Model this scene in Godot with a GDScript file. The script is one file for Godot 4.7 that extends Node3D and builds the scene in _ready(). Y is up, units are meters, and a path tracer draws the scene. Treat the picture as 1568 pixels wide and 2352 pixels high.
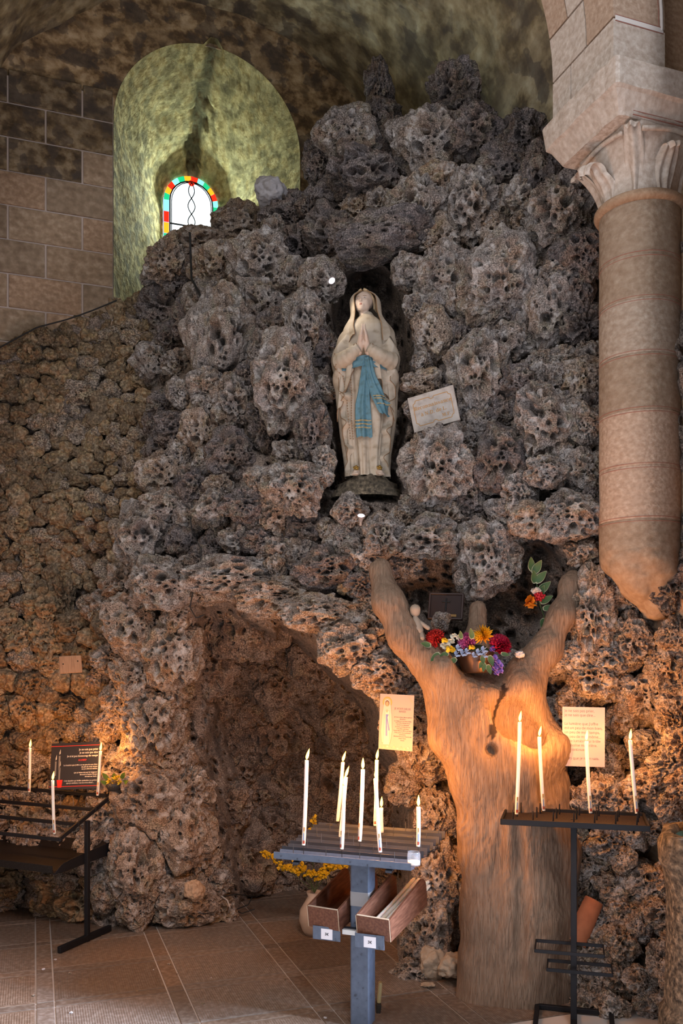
extends Node3D
# A rock grotto in a church chapel: statue in a niche, cement tree, candle stands, column with carved capital.
# Church axes: C(a, h, y) - a runs into the chapel, h to the right, y up. P(px, py, d) is the point that measured (px, py) on the photograph, at d metres along the view.
const FOC := 2009.0
const HOR := 1508.0
const EYE := 1.7
const YAW := 0.33845
var SA := sin(YAW)
var CA := cos(YAW)
var M := {}
var taken := {}
var rng := RandomNumberGenerator.new()

func P(px: float, py: float, d: float) -> Vector3:
	return Vector3((px - 784.0) / FOC * d, EYE - (py - HOR) / FOC * d, -d)

func C(a: float, h: float, y: float) -> Vector3:
	return Vector3(-SA * a + CA * h, y, -(CA * a + SA * h))

func h_on(px: float, a: float) -> float:   # where the sight line of column px meets the plane a
	var t := (px - 784.0) / FOC
	return (t * CA * a + SA * a) / (CA - t * SA)

func a_on(px: float, h: float) -> float:   # where the sight line of column px meets the plane h
	var t := (px - 784.0) / FOC
	return h * (CA - t * SA) / (t * CA + SA)

func depth_of(a: float, h: float) -> float:
	return CA * a + SA * h

func y_at(py: float, d: float) -> float:
	return EYE - (py - HOR) / FOC * d

func CB() -> Basis:   # x along h, y up, z towards the viewer side (-a)
	return Basis(C(0, 1, 0), Vector3.UP, C(-1, 0, 0))

class MB:
	var v := PackedVector3Array()
	var n := PackedVector3Array()
	var uv := PackedVector2Array()
	var c := PackedColorArray()
	var i := PackedInt32Array()
	func add(p: Vector3, nn := Vector3.ZERO, u := Vector2.ZERO, col := Color.WHITE) -> int:
		v.append(p)
		n.append(nn)
		uv.append(u)
		c.append(col)
		return v.size() - 1
	func tri(a: int, b: int, d: int) -> void:
		i.append(a)
		i.append(b)
		i.append(d)
	func quad(a: int, b: int, d: int, e: int) -> void:
		tri(a, b, d)
		tri(a, d, e)
	func face(pts: Array, col := Color.WHITE) -> void:   # flat polygon, own vertices; clockwise seen from outside
		var nn: Vector3 = (pts[2] - pts[0]).cross(pts[1] - pts[0]).normalized()
		var k := v.size()
		for p in pts:
			add(p, nn, Vector2.ZERO, col)
		for j in range(1, pts.size() - 1):
			tri(k, k + j, k + j + 1)
	func face_uv(pts: Array, uvs: Array) -> void:
		var nn: Vector3 = (pts[2] - pts[0]).cross(pts[1] - pts[0]).normalized()
		var k := v.size()
		for j in pts.size():
			add(pts[j], nn, uvs[j])
		for j in range(1, pts.size() - 1):
			tri(k, k + j, k + j + 1)
	func smooth(from_v := 0, from_i := 0) -> void:   # area weighted normals
		for k in range(from_v, n.size()):
			n[k] = Vector3.ZERO
		for k in range(from_i, i.size(), 3):
			var a := i[k]
			var b := i[k + 1]
			var d := i[k + 2]
			var f := (v[d] - v[a]).cross(v[b] - v[a])
			n[a] += f
			n[b] += f
			n[d] += f
		for k in range(from_v, n.size()):
			n[k] = n[k].normalized()
	func mesh() -> ArrayMesh:
		var arr := []
		arr.resize(Mesh.ARRAY_MAX)
		arr[Mesh.ARRAY_VERTEX] = v
		arr[Mesh.ARRAY_NORMAL] = n
		arr[Mesh.ARRAY_TEX_UV] = uv
		arr[Mesh.ARRAY_COLOR] = c
		arr[Mesh.ARRAY_INDEX] = i
		var m := ArrayMesh.new()
		m.add_surface_from_arrays(Mesh.PRIMITIVE_TRIANGLES, arr)
		return m

# ---------- shapes ----------
func add_box(m: MB, xf: Transform3D, s: Vector3, b := 0.004) -> void:   # chamfered box centred on xf
	b = minf(b, 0.45 * minf(s.x, minf(s.y, s.z)))
	var hx := s.x * 0.5
	var hy := s.y * 0.5
	var hz := s.z * 0.5
	var q := func(x: float, y: float, z: float) -> Vector3: return xf * Vector3(x, y, z)
	for sg in [-1.0, 1.0]:
		var fl: Array = [[q.call(sg * hx, hy - b, -hz + b), q.call(sg * hx, hy - b, hz - b), q.call(sg * hx, -hy + b, hz - b), q.call(sg * hx, -hy + b, -hz + b)],
			[q.call(-hx + b, sg * hy, hz - b), q.call(hx - b, sg * hy, hz - b), q.call(hx - b, sg * hy, -hz + b), q.call(-hx + b, sg * hy, -hz + b)],
			[q.call(hx - b, hy - b, sg * hz), q.call(-hx + b, hy - b, sg * hz), q.call(-hx + b, -hy + b, sg * hz), q.call(hx - b, -hy + b, sg * hz)]]
		for f in fl:
			out_face(m, f, xf.origin)
	for sx in [-1.0, 1.0]:
		for sy in [-1.0, 1.0]:
			out_face(m, [q.call(sx * hx, sy * (hy - b), -hz + b), q.call(sx * hx, sy * (hy - b), hz - b), q.call(sx * (hx - b), sy * hy, hz - b), q.call(sx * (hx - b), sy * hy, -hz + b)], xf.origin)
			out_face(m, [q.call(sx * hx, -hy + b, sy * (hz - b)), q.call(sx * hx, hy - b, sy * (hz - b)), q.call(sx * (hx - b), hy - b, sy * hz), q.call(sx * (hx - b), -hy + b, sy * hz)], xf.origin)
			out_face(m, [q.call(-hx + b, sx * hy, sy * (hz - b)), q.call(hx - b, sx * hy, sy * (hz - b)), q.call(hx - b, sx * (hy - b), sy * hz), q.call(-hx + b, sx * (hy - b), sy * hz)], xf.origin)
			for sz in [-1.0, 1.0]:
				out_face(m, [q.call(sx * hx, sy * (hy - b), sz * (hz - b)), q.call(sx * (hx - b), sy * hy, sz * (hz - b)), q.call(sx * (hx - b), sy * (hy - b), sz * hz)], xf.origin)

func out_face(m: MB, pts: Array, mid: Vector3, col := Color.WHITE) -> void:   # orders the polygon so that it faces away from mid
	var nn: Vector3 = (pts[2] - pts[0]).cross(pts[1] - pts[0])
	if nn.dot(pts[0] - mid) < 0.0:
		pts.reverse()
	m.face(pts, col)

func add_bar(m: MB, p: Vector3, q: Vector3, w: float, t: float, up := Vector3.UP, b := 0.002) -> void:   # straight bar of w x t
	var z := (q - p).normalized()
	var x := up.cross(z).normalized()
	var y := z.cross(x)
	add_box(m, Transform3D(Basis(x, y, z), (p + q) * 0.5), Vector3(w, t, p.distance_to(q)), b)

func add_tube(m: MB, pts: Array, rad: Array, sides := 10, caps := true, bump: FastNoiseLite = null, bamp := 0.0) -> void:
	var k0 := m.v.size()
	var i0 := m.i.size()
	var nrm := Vector3.ZERO
	for j in pts.size():
		var t: Vector3 = (pts[mini(j + 1, pts.size() - 1)] - pts[maxi(j - 1, 0)]).normalized()
		if j == 0:
			nrm = t.cross(Vector3.UP if absf(t.y) < 0.9 else Vector3.RIGHT).normalized()
		else:
			nrm = (nrm - t * nrm.dot(t)).normalized()
		var bn := t.cross(nrm)
		for s in sides:
			var an := TAU * s / sides
			var dir := nrm * cos(an) + bn * sin(an)
			var r: float = rad[j] if rad.size() > 1 else rad[0]
			var pp: Vector3 = pts[j] + dir * r
			if bump:
				pp += dir * bump.get_noise_3dv(pp) * bamp
			m.add(pp, dir, Vector2(float(s) / sides, float(j) / pts.size()))
	for j in pts.size() - 1:
		for s in sides:
			var a := k0 + j * sides + s
			var b := k0 + j * sides + (s + 1) % sides
			m.quad(a, b, b + sides, a + sides)
	if caps:
		var ca := m.add(pts[0])
		var cb := m.add(pts[-1])
		var last := k0 + (pts.size() - 1) * sides
		for s in sides:
			m.tri(ca, k0 + (s + 1) % sides, k0 + s)
			m.tri(cb, last + s, last + (s + 1) % sides)
	m.smooth(k0, i0)

func add_lathe(m: MB, xf: Transform3D, prof: Array, sides := 32, from := 0.0, to := TAU) -> void:   # prof: [radius, y]; from the bottom up
	var k0 := m.v.size()
	var i0 := m.i.size()
	var whole := is_equal_approx(to - from, TAU)
	var cols := sides if whole else sides + 1
	for j in prof.size():
		for s in cols:
			var an := from + (to - from) * s / sides
			m.add(xf * Vector3(cos(an) * prof[j][0], prof[j][1], sin(an) * prof[j][0]), Vector3.ZERO, Vector2(float(s) / sides, float(j) / prof.size()))
	for j in prof.size() - 1:
		for s in sides:
			var a := k0 + j * cols + s
			var b := k0 + j * cols + (s + 1) % cols
			m.quad(a, a + cols, b + cols, b)
	m.smooth(k0, i0)

func add_prism(m: MB, xf: Transform3D, poly: PackedVector2Array, depth: float) -> void:   # polygon in xy, extruded along z from 0 to depth
	var tris := Geometry2D.triangulate_polygon(poly)
	var mid := Vector3.ZERO
	for p in poly:
		mid += xf * Vector3(p.x, p.y, depth * 0.5)
	mid /= poly.size()
	var nz := xf.basis.z.normalized()
	for side in 2:
		var k := m.v.size()
		for p in poly:
			m.add(xf * Vector3(p.x, p.y, depth * side), nz if side == 1 else -nz, p)
		for t in range(0, tris.size(), 3):
			var f: Vector3 = (m.v[k + tris[t + 2]] - m.v[k + tris[t]]).cross(m.v[k + tris[t + 1]] - m.v[k + tris[t]])
			if f.dot(m.n[k]) > 0:
				m.tri(k + tris[t], k + tris[t + 1], k + tris[t + 2])
			else:
				m.tri(k + tris[t], k + tris[t + 2], k + tris[t + 1])
	var clock := Geometry2D.is_polygon_clockwise(poly)
	for j in poly.size():
		var p := poly[j]
		var q := poly[(j + 1) % poly.size()]
		var f := [xf * Vector3(p.x, p.y, 0), xf * Vector3(q.x, q.y, 0), xf * Vector3(q.x, q.y, depth), xf * Vector3(p.x, p.y, depth)]
		var e := q - p
		var o := Vector2(e.y, -e.x) * (-1.0 if clock else 1.0)
		var on: Vector3 = xf.basis * Vector3(o.x, o.y, 0)
		var nn: Vector3 = (f[2] - f[0]).cross(f[1] - f[0])
		if nn.dot(on) < 0:
			f.reverse()
		m.face(f)

# ---------- nodes ----------
func numbered(called: String) -> String:
	taken[called] = taken.get(called, -1) + 1
	return called if taken[called] == 0 else "%s_%03d" % [called, taken[called]]

func obj(called: String, mesh: Mesh, mat: Material, parent: Node = self, xf := Transform3D()) -> MeshInstance3D:
	var o := MeshInstance3D.new()
	o.mesh = mesh
	o.material_override = mat
	o.transform = xf
	if parent == self:
		o.name = numbered(called)
		add_child(o)
	else:
		var k: Dictionary = parent.get_meta("kids", {})
		k[called] = k.get(called, -1) + 1
		parent.set_meta("kids", k)
		o.name = called if k[called] == 0 else "%s_%03d" % [called, k[called]]
		parent.add_child(o, true)
	return o

func thing(called: String, label: String, category: String, at := Transform3D(), group := "") -> Node3D:
	var o := Node3D.new()
	o.name = numbered(called)
	add_child(o)
	o.transform = at
	return tag(o, label, category, group)

func tag(o: Node3D, label: String, category: String, group := "") -> Node3D:
	o.set_meta("label", label)
	o.set_meta("category", category)
	if group:
		o.set_meta("group", group)
	return o

func setting(called: String) -> Node3D:
	var o := Node3D.new()
	o.name = numbered(called)
	add_child(o)
	o.set_meta("kind", "structure")
	return o

func noise(seed_: int, freq: float, type := FastNoiseLite.TYPE_SIMPLEX_SMOOTH, oct := 1) -> FastNoiseLite:
	var n := FastNoiseLite.new()
	n.seed = seed_
	n.noise_type = type
	n.frequency = freq
	n.fractal_type = FastNoiseLite.FRACTAL_FBM if oct > 1 else FastNoiseLite.FRACTAL_NONE
	n.fractal_octaves = oct
	return n

func cells(seed_: int, freq: float, value := false) -> FastNoiseLite:
	var n := noise(seed_, freq, FastNoiseLite.TYPE_CELLULAR)
	n.cellular_return_type = FastNoiseLite.RETURN_CELL_VALUE if value else FastNoiseLite.RETURN_DISTANCE
	n.cellular_jitter = 1.0
	return n

func ramp(stops: Array) -> Gradient:   # [[offset, colour], ...]
	var g := Gradient.new()
	var o := PackedFloat32Array()
	var c := PackedColorArray()
	for s in stops:
		o.append(s[0])
		c.append(s[1])
	g.offsets = o
	g.colors = c
	return g

func ntex(n: FastNoiseLite, g: Gradient = null, size := 512, normalize := true) -> NoiseTexture2D:
	var t := NoiseTexture2D.new()
	t.width = size
	t.height = size
	t.seamless = true
	t.seamless_blend_skirt = 0.15
	t.generate_mipmaps = false
	t.normalize = normalize
	if g:
		t.color_ramp = g
	t.noise = n
	return t

func mat(color: Color, rough := 0.9, metal := 0.0) -> StandardMaterial3D:
	var m := StandardMaterial3D.new()
	m.albedo_color = color
	m.roughness = rough
	m.metallic = metal
	m.metallic_specular = 0.4
	return m

func grained(color: Color, tex: Texture2D, scale: float, rough := 0.92, bump: Texture2D = null, bscale := 0.2, world := true) -> StandardMaterial3D:
	var m := mat(color, rough)
	m.albedo_texture = tex
	m.uv1_triplanar = true
	m.uv1_world_triplanar = world
	m.uv1_scale = Vector3.ONE * scale
	if bump:
		m.heightmap_enabled = true
		m.heightmap_texture = bump
		m.heightmap_scale = bscale
	return m

func detail(m: StandardMaterial3D, tex: Texture2D, scale: float) -> StandardMaterial3D:   # patches laid over, by their alpha
	m.detail_enabled = true
	m.detail_albedo = tex
	m.detail_blend_mode = BaseMaterial3D.BLEND_MODE_MIX
	m.detail_uv_layer = BaseMaterial3D.DETAIL_UV_2
	m.uv2_triplanar = true
	m.uv2_world_triplanar = true
	m.uv2_scale = Vector3.ONE * scale
	return m

func _ready() -> void:
	rng.seed = 20240607
	# ---- camera ----
	var cam := Camera3D.new()
	cam.name = "camera"
	cam.projection = Camera3D.PROJECTION_FRUSTUM
	cam.near = 0.05
	cam.far = 60.0
	cam.size = 0.05 * 2352.0 / FOC
	cam.frustum_offset = Vector2(0.0, 0.05 * (HOR - 1176.0) / FOC)
	cam.position = Vector3(0, EYE, 0)
	add_child(cam)
	cam.current = true
	# ---- sky behind the windows, exposure ----
	var env := Environment.new()
	env.background_mode = Environment.BG_COLOR
	env.background_color = Color(0.72, 0.82, 0.95)
	env.background_energy_multiplier = 1.0
	env.tonemap_mode = Environment.TONE_MAPPER_LINEAR
	env.tonemap_exposure = 1.0
	env.sdfgi_enabled = true
	env.ssao_enabled = true
	env.ssil_enabled = true
	var we := WorldEnvironment.new()
	we.name = "environment"
	we.environment = env
	add_child(we)
	# ---- daylight: unseen nave windows placed to light rocks and floor, then the stained window: [a, h, y, width, height, facing, energy, colour] ----
	daylight("unseen_nave_light", C(-0.4, 6.3, 3.9), C(0, -1, -0.12), 1.3, 3.2, 430.0, Color(0.80, 0.88, 1.0))  # out of view on the right, placed to light the near floor
	daylight("unseen_nave_light", C(-6.75, -0.5, 9.3), C(1, 0.15, -0.5), 2.2, 2.2, 74.0, Color(0.97, 0.97, 1.0))  # out of view, set high in the west to give the rocks relief
	daylight("unseen_nave_light", C(-1.0, -5.7, 4.6), C(0.6, 1, -0.05), 2.4, 3.6, 8.0, Color(1.0, 0.95, 0.88))  # out of view, weakly lights the chapel from the left
	daylight("stained_window_light", C(7.45, 1.27, 5.25), C(-1, 0, -0.25), 0.40, 1.15, 2.9, Color(0.92, 1.0, 1.0))
	make_materials()
	build_shell()
	build_window()
	build_column()
	build_rockwork()
	build_tree()
	build_statue()
	build_stands()
	build_candles()
	build_signs()
	build_flowers()
	build_small_things()

func daylight(called: String, at: Vector3, towards: Vector3, w: float, h: float, energy: float, color: Color) -> void:
	var l := AreaLight3D.new()
	l.name = numbered(called)
	l.area_size = Vector2(w, h)
	l.light_energy = energy
	l.light_color = color
	l.shadow_enabled = true
	l.area_range = 40.0
	l.area_attenuation = 2.0
	add_child(l)
	l.position = at
	l.look_at_from_position(at, at + towards, Vector3.UP)

func lin(r: float, g: float, b: float) -> Color:   # a base colour given in linear values
	return Color(r, g, b).linear_to_srgb()

func make_materials() -> void:
	var pits := cells(5, 0.045)
	var pit_tex := ntex(pits, ramp([[0.0, Color.BLACK], [0.22, Color(0.12, 0.12, 0.12)], [0.42, Color(0.8, 0.8, 0.8)], [1.0, Color.WHITE]]), 512)
	var crumb := noise(9, 0.03, FastNoiseLite.TYPE_SIMPLEX_SMOOTH, 5)
	crumb.fractal_gain = 0.65
	var crumb_tex := ntex(crumb, null, 512)
	M.crumb = crumb_tex
	M.pits = pit_tex
	# porous stone: fine speckle over grey, paler crust patches laid over
	var spk := noise(21, 0.024, FastNoiseLite.TYPE_SIMPLEX_SMOOTH, 5)
	spk.fractal_gain = 0.66
	var g_grey := ntex(spk, ramp([[0.0, lin(0.03, 0.027, 0.026)], [0.38, lin(0.095, 0.083, 0.075)], [0.50, lin(0.21, 0.185, 0.165)], [0.62, lin(0.40, 0.36, 0.325)], [1.0, lin(0.72, 0.67, 0.62)]]), 1024)
	var g_brown := ntex(spk, ramp([[0.0, lin(0.045, 0.035, 0.026)], [0.36, lin(0.12, 0.09, 0.065)], [0.52, lin(0.22, 0.17, 0.122)], [0.66, lin(0.33, 0.26, 0.19)], [1.0, lin(0.60, 0.50, 0.38)]]), 1024)
	var g_mix := ntex(spk, ramp([[0.0, lin(0.04, 0.032, 0.026)], [0.38, lin(0.115, 0.09, 0.072)], [0.50, lin(0.24, 0.195, 0.155)], [0.62, lin(0.42, 0.355, 0.29)], [1.0, lin(0.70, 0.62, 0.53)]]), 1024)
	var pt := noise(33, 0.012, FastNoiseLite.TYPE_SIMPLEX_SMOOTH, 5)
	pt.fractal_gain = 0.62
	var crust := ntex(pt, ramp([[0.0, Color(lin(0.5, 0.47, 0.44), 0.0)], [0.54, Color(lin(0.5, 0.47, 0.44), 0.0)], [0.66, Color(lin(0.5, 0.47, 0.44), 0.55)], [1.0, Color(lin(0.62, 0.6, 0.57), 0.8)]]), 512)
	var soot := ntex(noise(35, 0.012, FastNoiseLite.TYPE_SIMPLEX_SMOOTH, 5), ramp([[0.0, Color(lin(0.035, 0.033, 0.036), 0.75)], [0.30, Color(lin(0.035, 0.033, 0.036), 0.6)], [0.45, Color(lin(0.05, 0.05, 0.05), 0.0)], [1.0, Color(lin(0.05, 0.05, 0.05), 0.0)]]), 512)
	var rust := ntex(noise(37, 0.010, FastNoiseLite.TYPE_SIMPLEX_SMOOTH, 4), ramp([[0.0, Color(lin(0.25, 0.12, 0.05), 0.0)], [0.62, Color(lin(0.25, 0.12, 0.05), 0.0)], [0.75, Color(lin(0.28, 0.14, 0.06), 0.5)], [1.0, Color(lin(0.3, 0.15, 0.06), 0.7)]]), 512)
	M.rock = []
	M.rock.append(detail(grained(Color(0.90, 0.88, 0.87), g_grey, 3.6, 0.95, crumb_tex, 0.6), crust, 1.8))
	M.rock.append(detail(grained(Color(0.80, 0.78, 0.79), g_grey, 3.1, 0.95, crumb_tex, 0.6), soot, 1.1))
	M.rock.append(detail(grained(Color(0.92, 0.89, 0.87), g_mix, 3.3, 0.95, crumb_tex, 0.6), crust, 1.7))
	var g_rub := ntex(spk, ramp([[0.0, lin(0.06, 0.049, 0.037)], [0.36, lin(0.14, 0.112, 0.083)], [0.52, lin(0.24, 0.195, 0.145)], [0.66, lin(0.36, 0.30, 0.23)], [1.0, lin(0.58, 0.51, 0.41)]]), 512)
	M.rubble = []
	M.rubble.append(detail(grained(Color(1, 0.97, 0.9), g_rub, 2.6, 0.95, crumb_tex, 0.8), rust, 2.2))
	M.rubble.append(grained(Color(0.86, 0.82, 0.76), g_rub, 3.1, 0.95, crumb_tex, 0.8))
	M.rubble.append(grained(Color(1.0, 0.96, 0.9), g_grey, 2.4, 0.95, crumb_tex, 0.8))
	M.core = detail(grained(Color(0.92, 0.9, 0.9), g_mix, 2.8, 0.95, crumb_tex, 0.6), soot, 0.8)
	for m in M.rock + M.rubble + [M.core]:
		m.vertex_color_use_as_albedo = true
	# plaster of vault and walls: stained, flaking
	var pl := noise(51, 0.009, FastNoiseLite.TYPE_SIMPLEX_SMOOTH, 6)
	pl.fractal_gain = 0.6
	var plaster_tex := ntex(pl, ramp([[0.0, lin(0.05, 0.042, 0.03)], [0.36, lin(0.12, 0.095, 0.06)], [0.48, lin(0.25, 0.205, 0.13)], [0.6, lin(0.36, 0.31, 0.21)], [0.72, lin(0.48, 0.44, 0.33)], [1.0, lin(0.62, 0.6, 0.5)]]), 1024)
	var flake := ntex(noise(53, 0.008, FastNoiseLite.TYPE_SIMPLEX_SMOOTH, 6), ramp([[0.0, Color(lin(0.05, 0.042, 0.035), 0.85)], [0.37, Color(lin(0.07, 0.055, 0.045), 0.75)], [0.42, Color(lin(0.1, 0.08, 0.06), 0.0)], [1.0, Color(lin(0.1, 0.08, 0.06), 0.0)]]), 1024)
	M.ashlar_stained = detail(grained(Color(0.80, 0.74, 0.68), plaster_tex, 0.8, 0.9, crumb_tex, 0.3), flake, 0.5)
	M.vault = detail(grained(Color(0.98, 0.95, 0.88), plaster_tex, 0.45, 0.95, crumb_tex, 0.6), flake, 0.37)
	var jamb_tex := ntex(pl, ramp([[0.0, lin(0.10, 0.085, 0.045)], [0.36, lin(0.22, 0.19, 0.11)], [0.5, lin(0.36, 0.325, 0.21)], [0.64, lin(0.50, 0.47, 0.35)], [1.0, lin(0.66, 0.64, 0.54)]]), 1024)
	M.jamb = detail(grained(Color(1.0, 0.95, 0.76), jamb_tex, 1.5, 0.95, crumb_tex, 0.8), ntex(noise(57, 0.016, FastNoiseLite.TYPE_SIMPLEX_SMOOTH, 5), ramp([[0.0, Color(lin(0.06, 0.055, 0.03), 0.9)], [0.40, Color(lin(0.10, 0.095, 0.045), 0.6)], [0.5, Color(lin(0.3, 0.34, 0.2), 0.0)], [1.0, Color(lin(0.3, 0.34, 0.2), 0.0)]]), 512), 0.9)
	M.jamb.vertex_color_use_as_albedo = true
	M.lunette = detail(grained(Color(1.0, 0.90, 0.80), plaster_tex, 0.7, 0.95, crumb_tex, 0.6), flake, 0.55)
	# ashlar: tan blocks, pale ribbon mortar
	var ash := noise(61, 0.02, FastNoiseLite.TYPE_SIMPLEX_SMOOTH, 5)
	var ash_tex := ntex(ash, ramp([[0.0, lin(0.20, 0.155, 0.11)], [0.45, lin(0.31, 0.25, 0.185)], [0.65, lin(0.38, 0.315, 0.24)], [1.0, lin(0.52, 0.46, 0.38)]]), 512)
	M.ashlar = [grained(Color(0.95, 0.9, 0.85), ash_tex, 1.6, 0.9, crumb_tex, 0.25), grained(Color(0.88, 0.84, 0.80), ash_tex, 1.3, 0.9, crumb_tex, 0.25), grained(Color(1.0, 0.92, 0.86), ash_tex, 2.0, 0.9, crumb_tex, 0.25)]
	M.mortar = mat(lin(0.46, 0.38, 0.33), 0.95)
	# pale dressed limestone of column, capital, arch
	var lime := noise(71, 0.018, FastNoiseLite.TYPE_SIMPLEX_SMOOTH, 6)
	lime.fractal_gain = 0.6
	var lime_tex := ntex(lime, ramp([[0.0, lin(0.34, 0.27, 0.21)], [0.35, lin(0.44, 0.37, 0.31)], [0.55, lin(0.52, 0.455, 0.395)], [0.75, lin(0.60, 0.55, 0.49)], [1.0, lin(0.74, 0.70, 0.65)]]), 1024)
	M.lime = grained(Color(1, 0.98, 0.96), lime_tex, 1.4, 0.85, crumb_tex, 0.2)
	M.lime_tan = grained(Color(0.84, 0.74, 0.64), lime_tex, 1.9, 0.88, crumb_tex, 0.25)
	M.drum = [grained(Color(0.84, 0.80, 0.75), lime_tex, 1.5, 0.85, crumb_tex, 0.25), grained(Color(0.78, 0.72, 0.65), lime_tex, 1.2, 0.85, crumb_tex, 0.25), grained(Color(0.92, 0.84, 0.77), lime_tex, 1.8, 0.85, crumb_tex, 0.25)]
	M.redline = mat(lin(0.34, 0.15, 0.11), 0.9)
	M.nave = mat(lin(0.22, 0.19, 0.16), 0.95)
	M.whiteband = mat(lin(0.68, 0.62, 0.57), 0.9)
	# floor: brown-grey cement tiles, ribbed
	var fl := noise(81, 0.03, FastNoiseLite.TYPE_SIMPLEX_SMOOTH, 6)
	var fl_tex := ntex(fl, ramp([[0.0, lin(0.13, 0.092, 0.068)], [0.45, lin(0.18, 0.132, 0.10)], [0.62, lin(0.21, 0.16, 0.125)], [1.0, lin(0.30, 0.25, 0.21)]]), 1024)
	var rib := Image.create(256, 256, false, Image.FORMAT_RGB8)
	for x in 256:
		var hgt := 0.5 + 0.5 * sin(TAU * x / 16.0)
		for y in 256:
			rib.set_pixel(x, y, Color(hgt, hgt, hgt))
	M.tile = []
	for k in 3:
		var t := mat([Color(1, 1, 1), Color(0.9, 0.88, 0.86), Color(1.0, 0.95, 0.9)][k], 0.62)
		t.albedo_texture = fl_tex
		t.uv1_scale = Vector3(0.9, 0.9, 0.9)
		t.uv1_triplanar = true
		t.uv1_world_triplanar = true
		t.uv1_offset = Vector3(0.3, 0.1, 0.6) * k
		M.tile.append(t)
	M.tile_rib = mat(lin(0.20, 0.145, 0.11), 0.6)
	M.grout = mat(lin(0.50, 0.44, 0.39), 0.9)
	M.iron = mat(lin(0.009, 0.009, 0.011), 0.6, 0.0)
	M.iron.metallic_specular = 0.35
	M.slate_paint = grained(Color(0.36, 0.40, 0.47), ntex(noise(91, 0.03, FastNoiseLite.TYPE_SIMPLEX_SMOOTH, 4), ramp([[0.0, Color(0.55, 0.52, 0.5)], [0.2, Color(0.90, 0.90, 0.90)], [1.0, Color(1, 1, 1)]]), 256), 3.0, 0.5, null, 0.0, false)
	M.slate_dark = mat(Color(0.20, 0.21, 0.24), 0.5)
	M.wax = mat(lin(0.82, 0.78, 0.70), 0.45)
	M.wax.subsurf_scatter_enabled = true
	M.wax.subsurf_scatter_strength = 0.35
	M.wick = mat(lin(0.02, 0.018, 0.015), 0.9)
	M.flame = mat(Color(1, 0.8, 0.4), 0.5)
	M.flame.emission_enabled = true
	M.flame.emission = Color(1.0, 0.72, 0.30)
	M.flame.emission_energy_multiplier = 9.0
	# shaped concrete bark of the tree
	var bark := noise(101, 0.02, FastNoiseLite.TYPE_SIMPLEX_SMOOTH, 5)
	var bark_r := noise(103, 0.016, FastNoiseLite.TYPE_SIMPLEX_SMOOTH, 3)
	bark_r.fractal_type = FastNoiseLite.FRACTAL_RIDGED
	var bark_h := ntex(bark_r, ramp([[0.0, Color.WHITE], [0.72, Color(0.7, 0.7, 0.7)], [0.92, Color.BLACK], [1.0, Color.BLACK]]), 512)
	var bark_tex := ntex(bark, ramp([[0.0, lin(0.22, 0.165, 0.125)], [0.36, lin(0.30, 0.23, 0.175)], [0.5, lin(0.345, 0.27, 0.208)], [0.7, lin(0.385, 0.31, 0.245)], [1.0, lin(0.47, 0.40, 0.33)]]), 512)
	M.bark = grained(Color(0.78, 0.72, 0.67), bark_tex, 1.0, 0.85, bark_h, 0.5)
	M.bark.uv1_scale = Vector3(6.5, 0.7, 6.5)
	M.bark.vertex_color_use_as_albedo = true
	# painted plaster of the statue
	M.cream = mat(lin(0.60, 0.53, 0.43), 0.5)
	M.cream.vertex_color_use_as_albedo = false
	M.wood = grained(Color(1, 1, 1), ntex(noise(111, 0.02, FastNoiseLite.TYPE_SIMPLEX_SMOOTH, 4), ramp([[0.0, lin(0.075, 0.026, 0.014)], [0.5, lin(0.12, 0.045, 0.024)], [1.0, lin(0.18, 0.075, 0.042)]]), 512), 3.0, 0.5, null, 0.0, false)
	M.wood.uv1_scale = Vector3(6, 6, 1.2)
	M.p_cream = mat(lin(0.55, 0.45, 0.30), 0.6)
	M.p_blue = mat(lin(0.12, 0.22, 0.42), 0.6)
	M.p_gold = mat(lin(0.42, 0.24, 0.05), 0.6)
	M.p_skin = mat(lin(0.35, 0.18, 0.10), 0.6)
	M.p_red = mat(lin(0.32, 0.06, 0.03), 0.6)
	M.crumb_pale = ntex(noise(121, 0.02, FastNoiseLite.TYPE_SIMPLEX_SMOOTH, 4), ramp([[0.0, Color(0.80, 0.78, 0.76)], [0.5, Color(0.95, 0.94, 0.93)], [1.0, Color(1, 1, 1)]]), 256)

func slab(called: String, a0: float, a1: float, h0: float, h1: float, y0: float, y1: float, m: Material, parent: Node) -> MeshInstance3D:
	var b := MB.new()
	add_box(b, Transform3D(CB(), C((a0 + a1) * 0.5, (h0 + h1) * 0.5, (y0 + y1) * 0.5)), Vector3(absf(h1 - h0), absf(y1 - y0), absf(a1 - a0)), 0.004)
	return obj(called, b.mesh(), m, parent)

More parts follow.
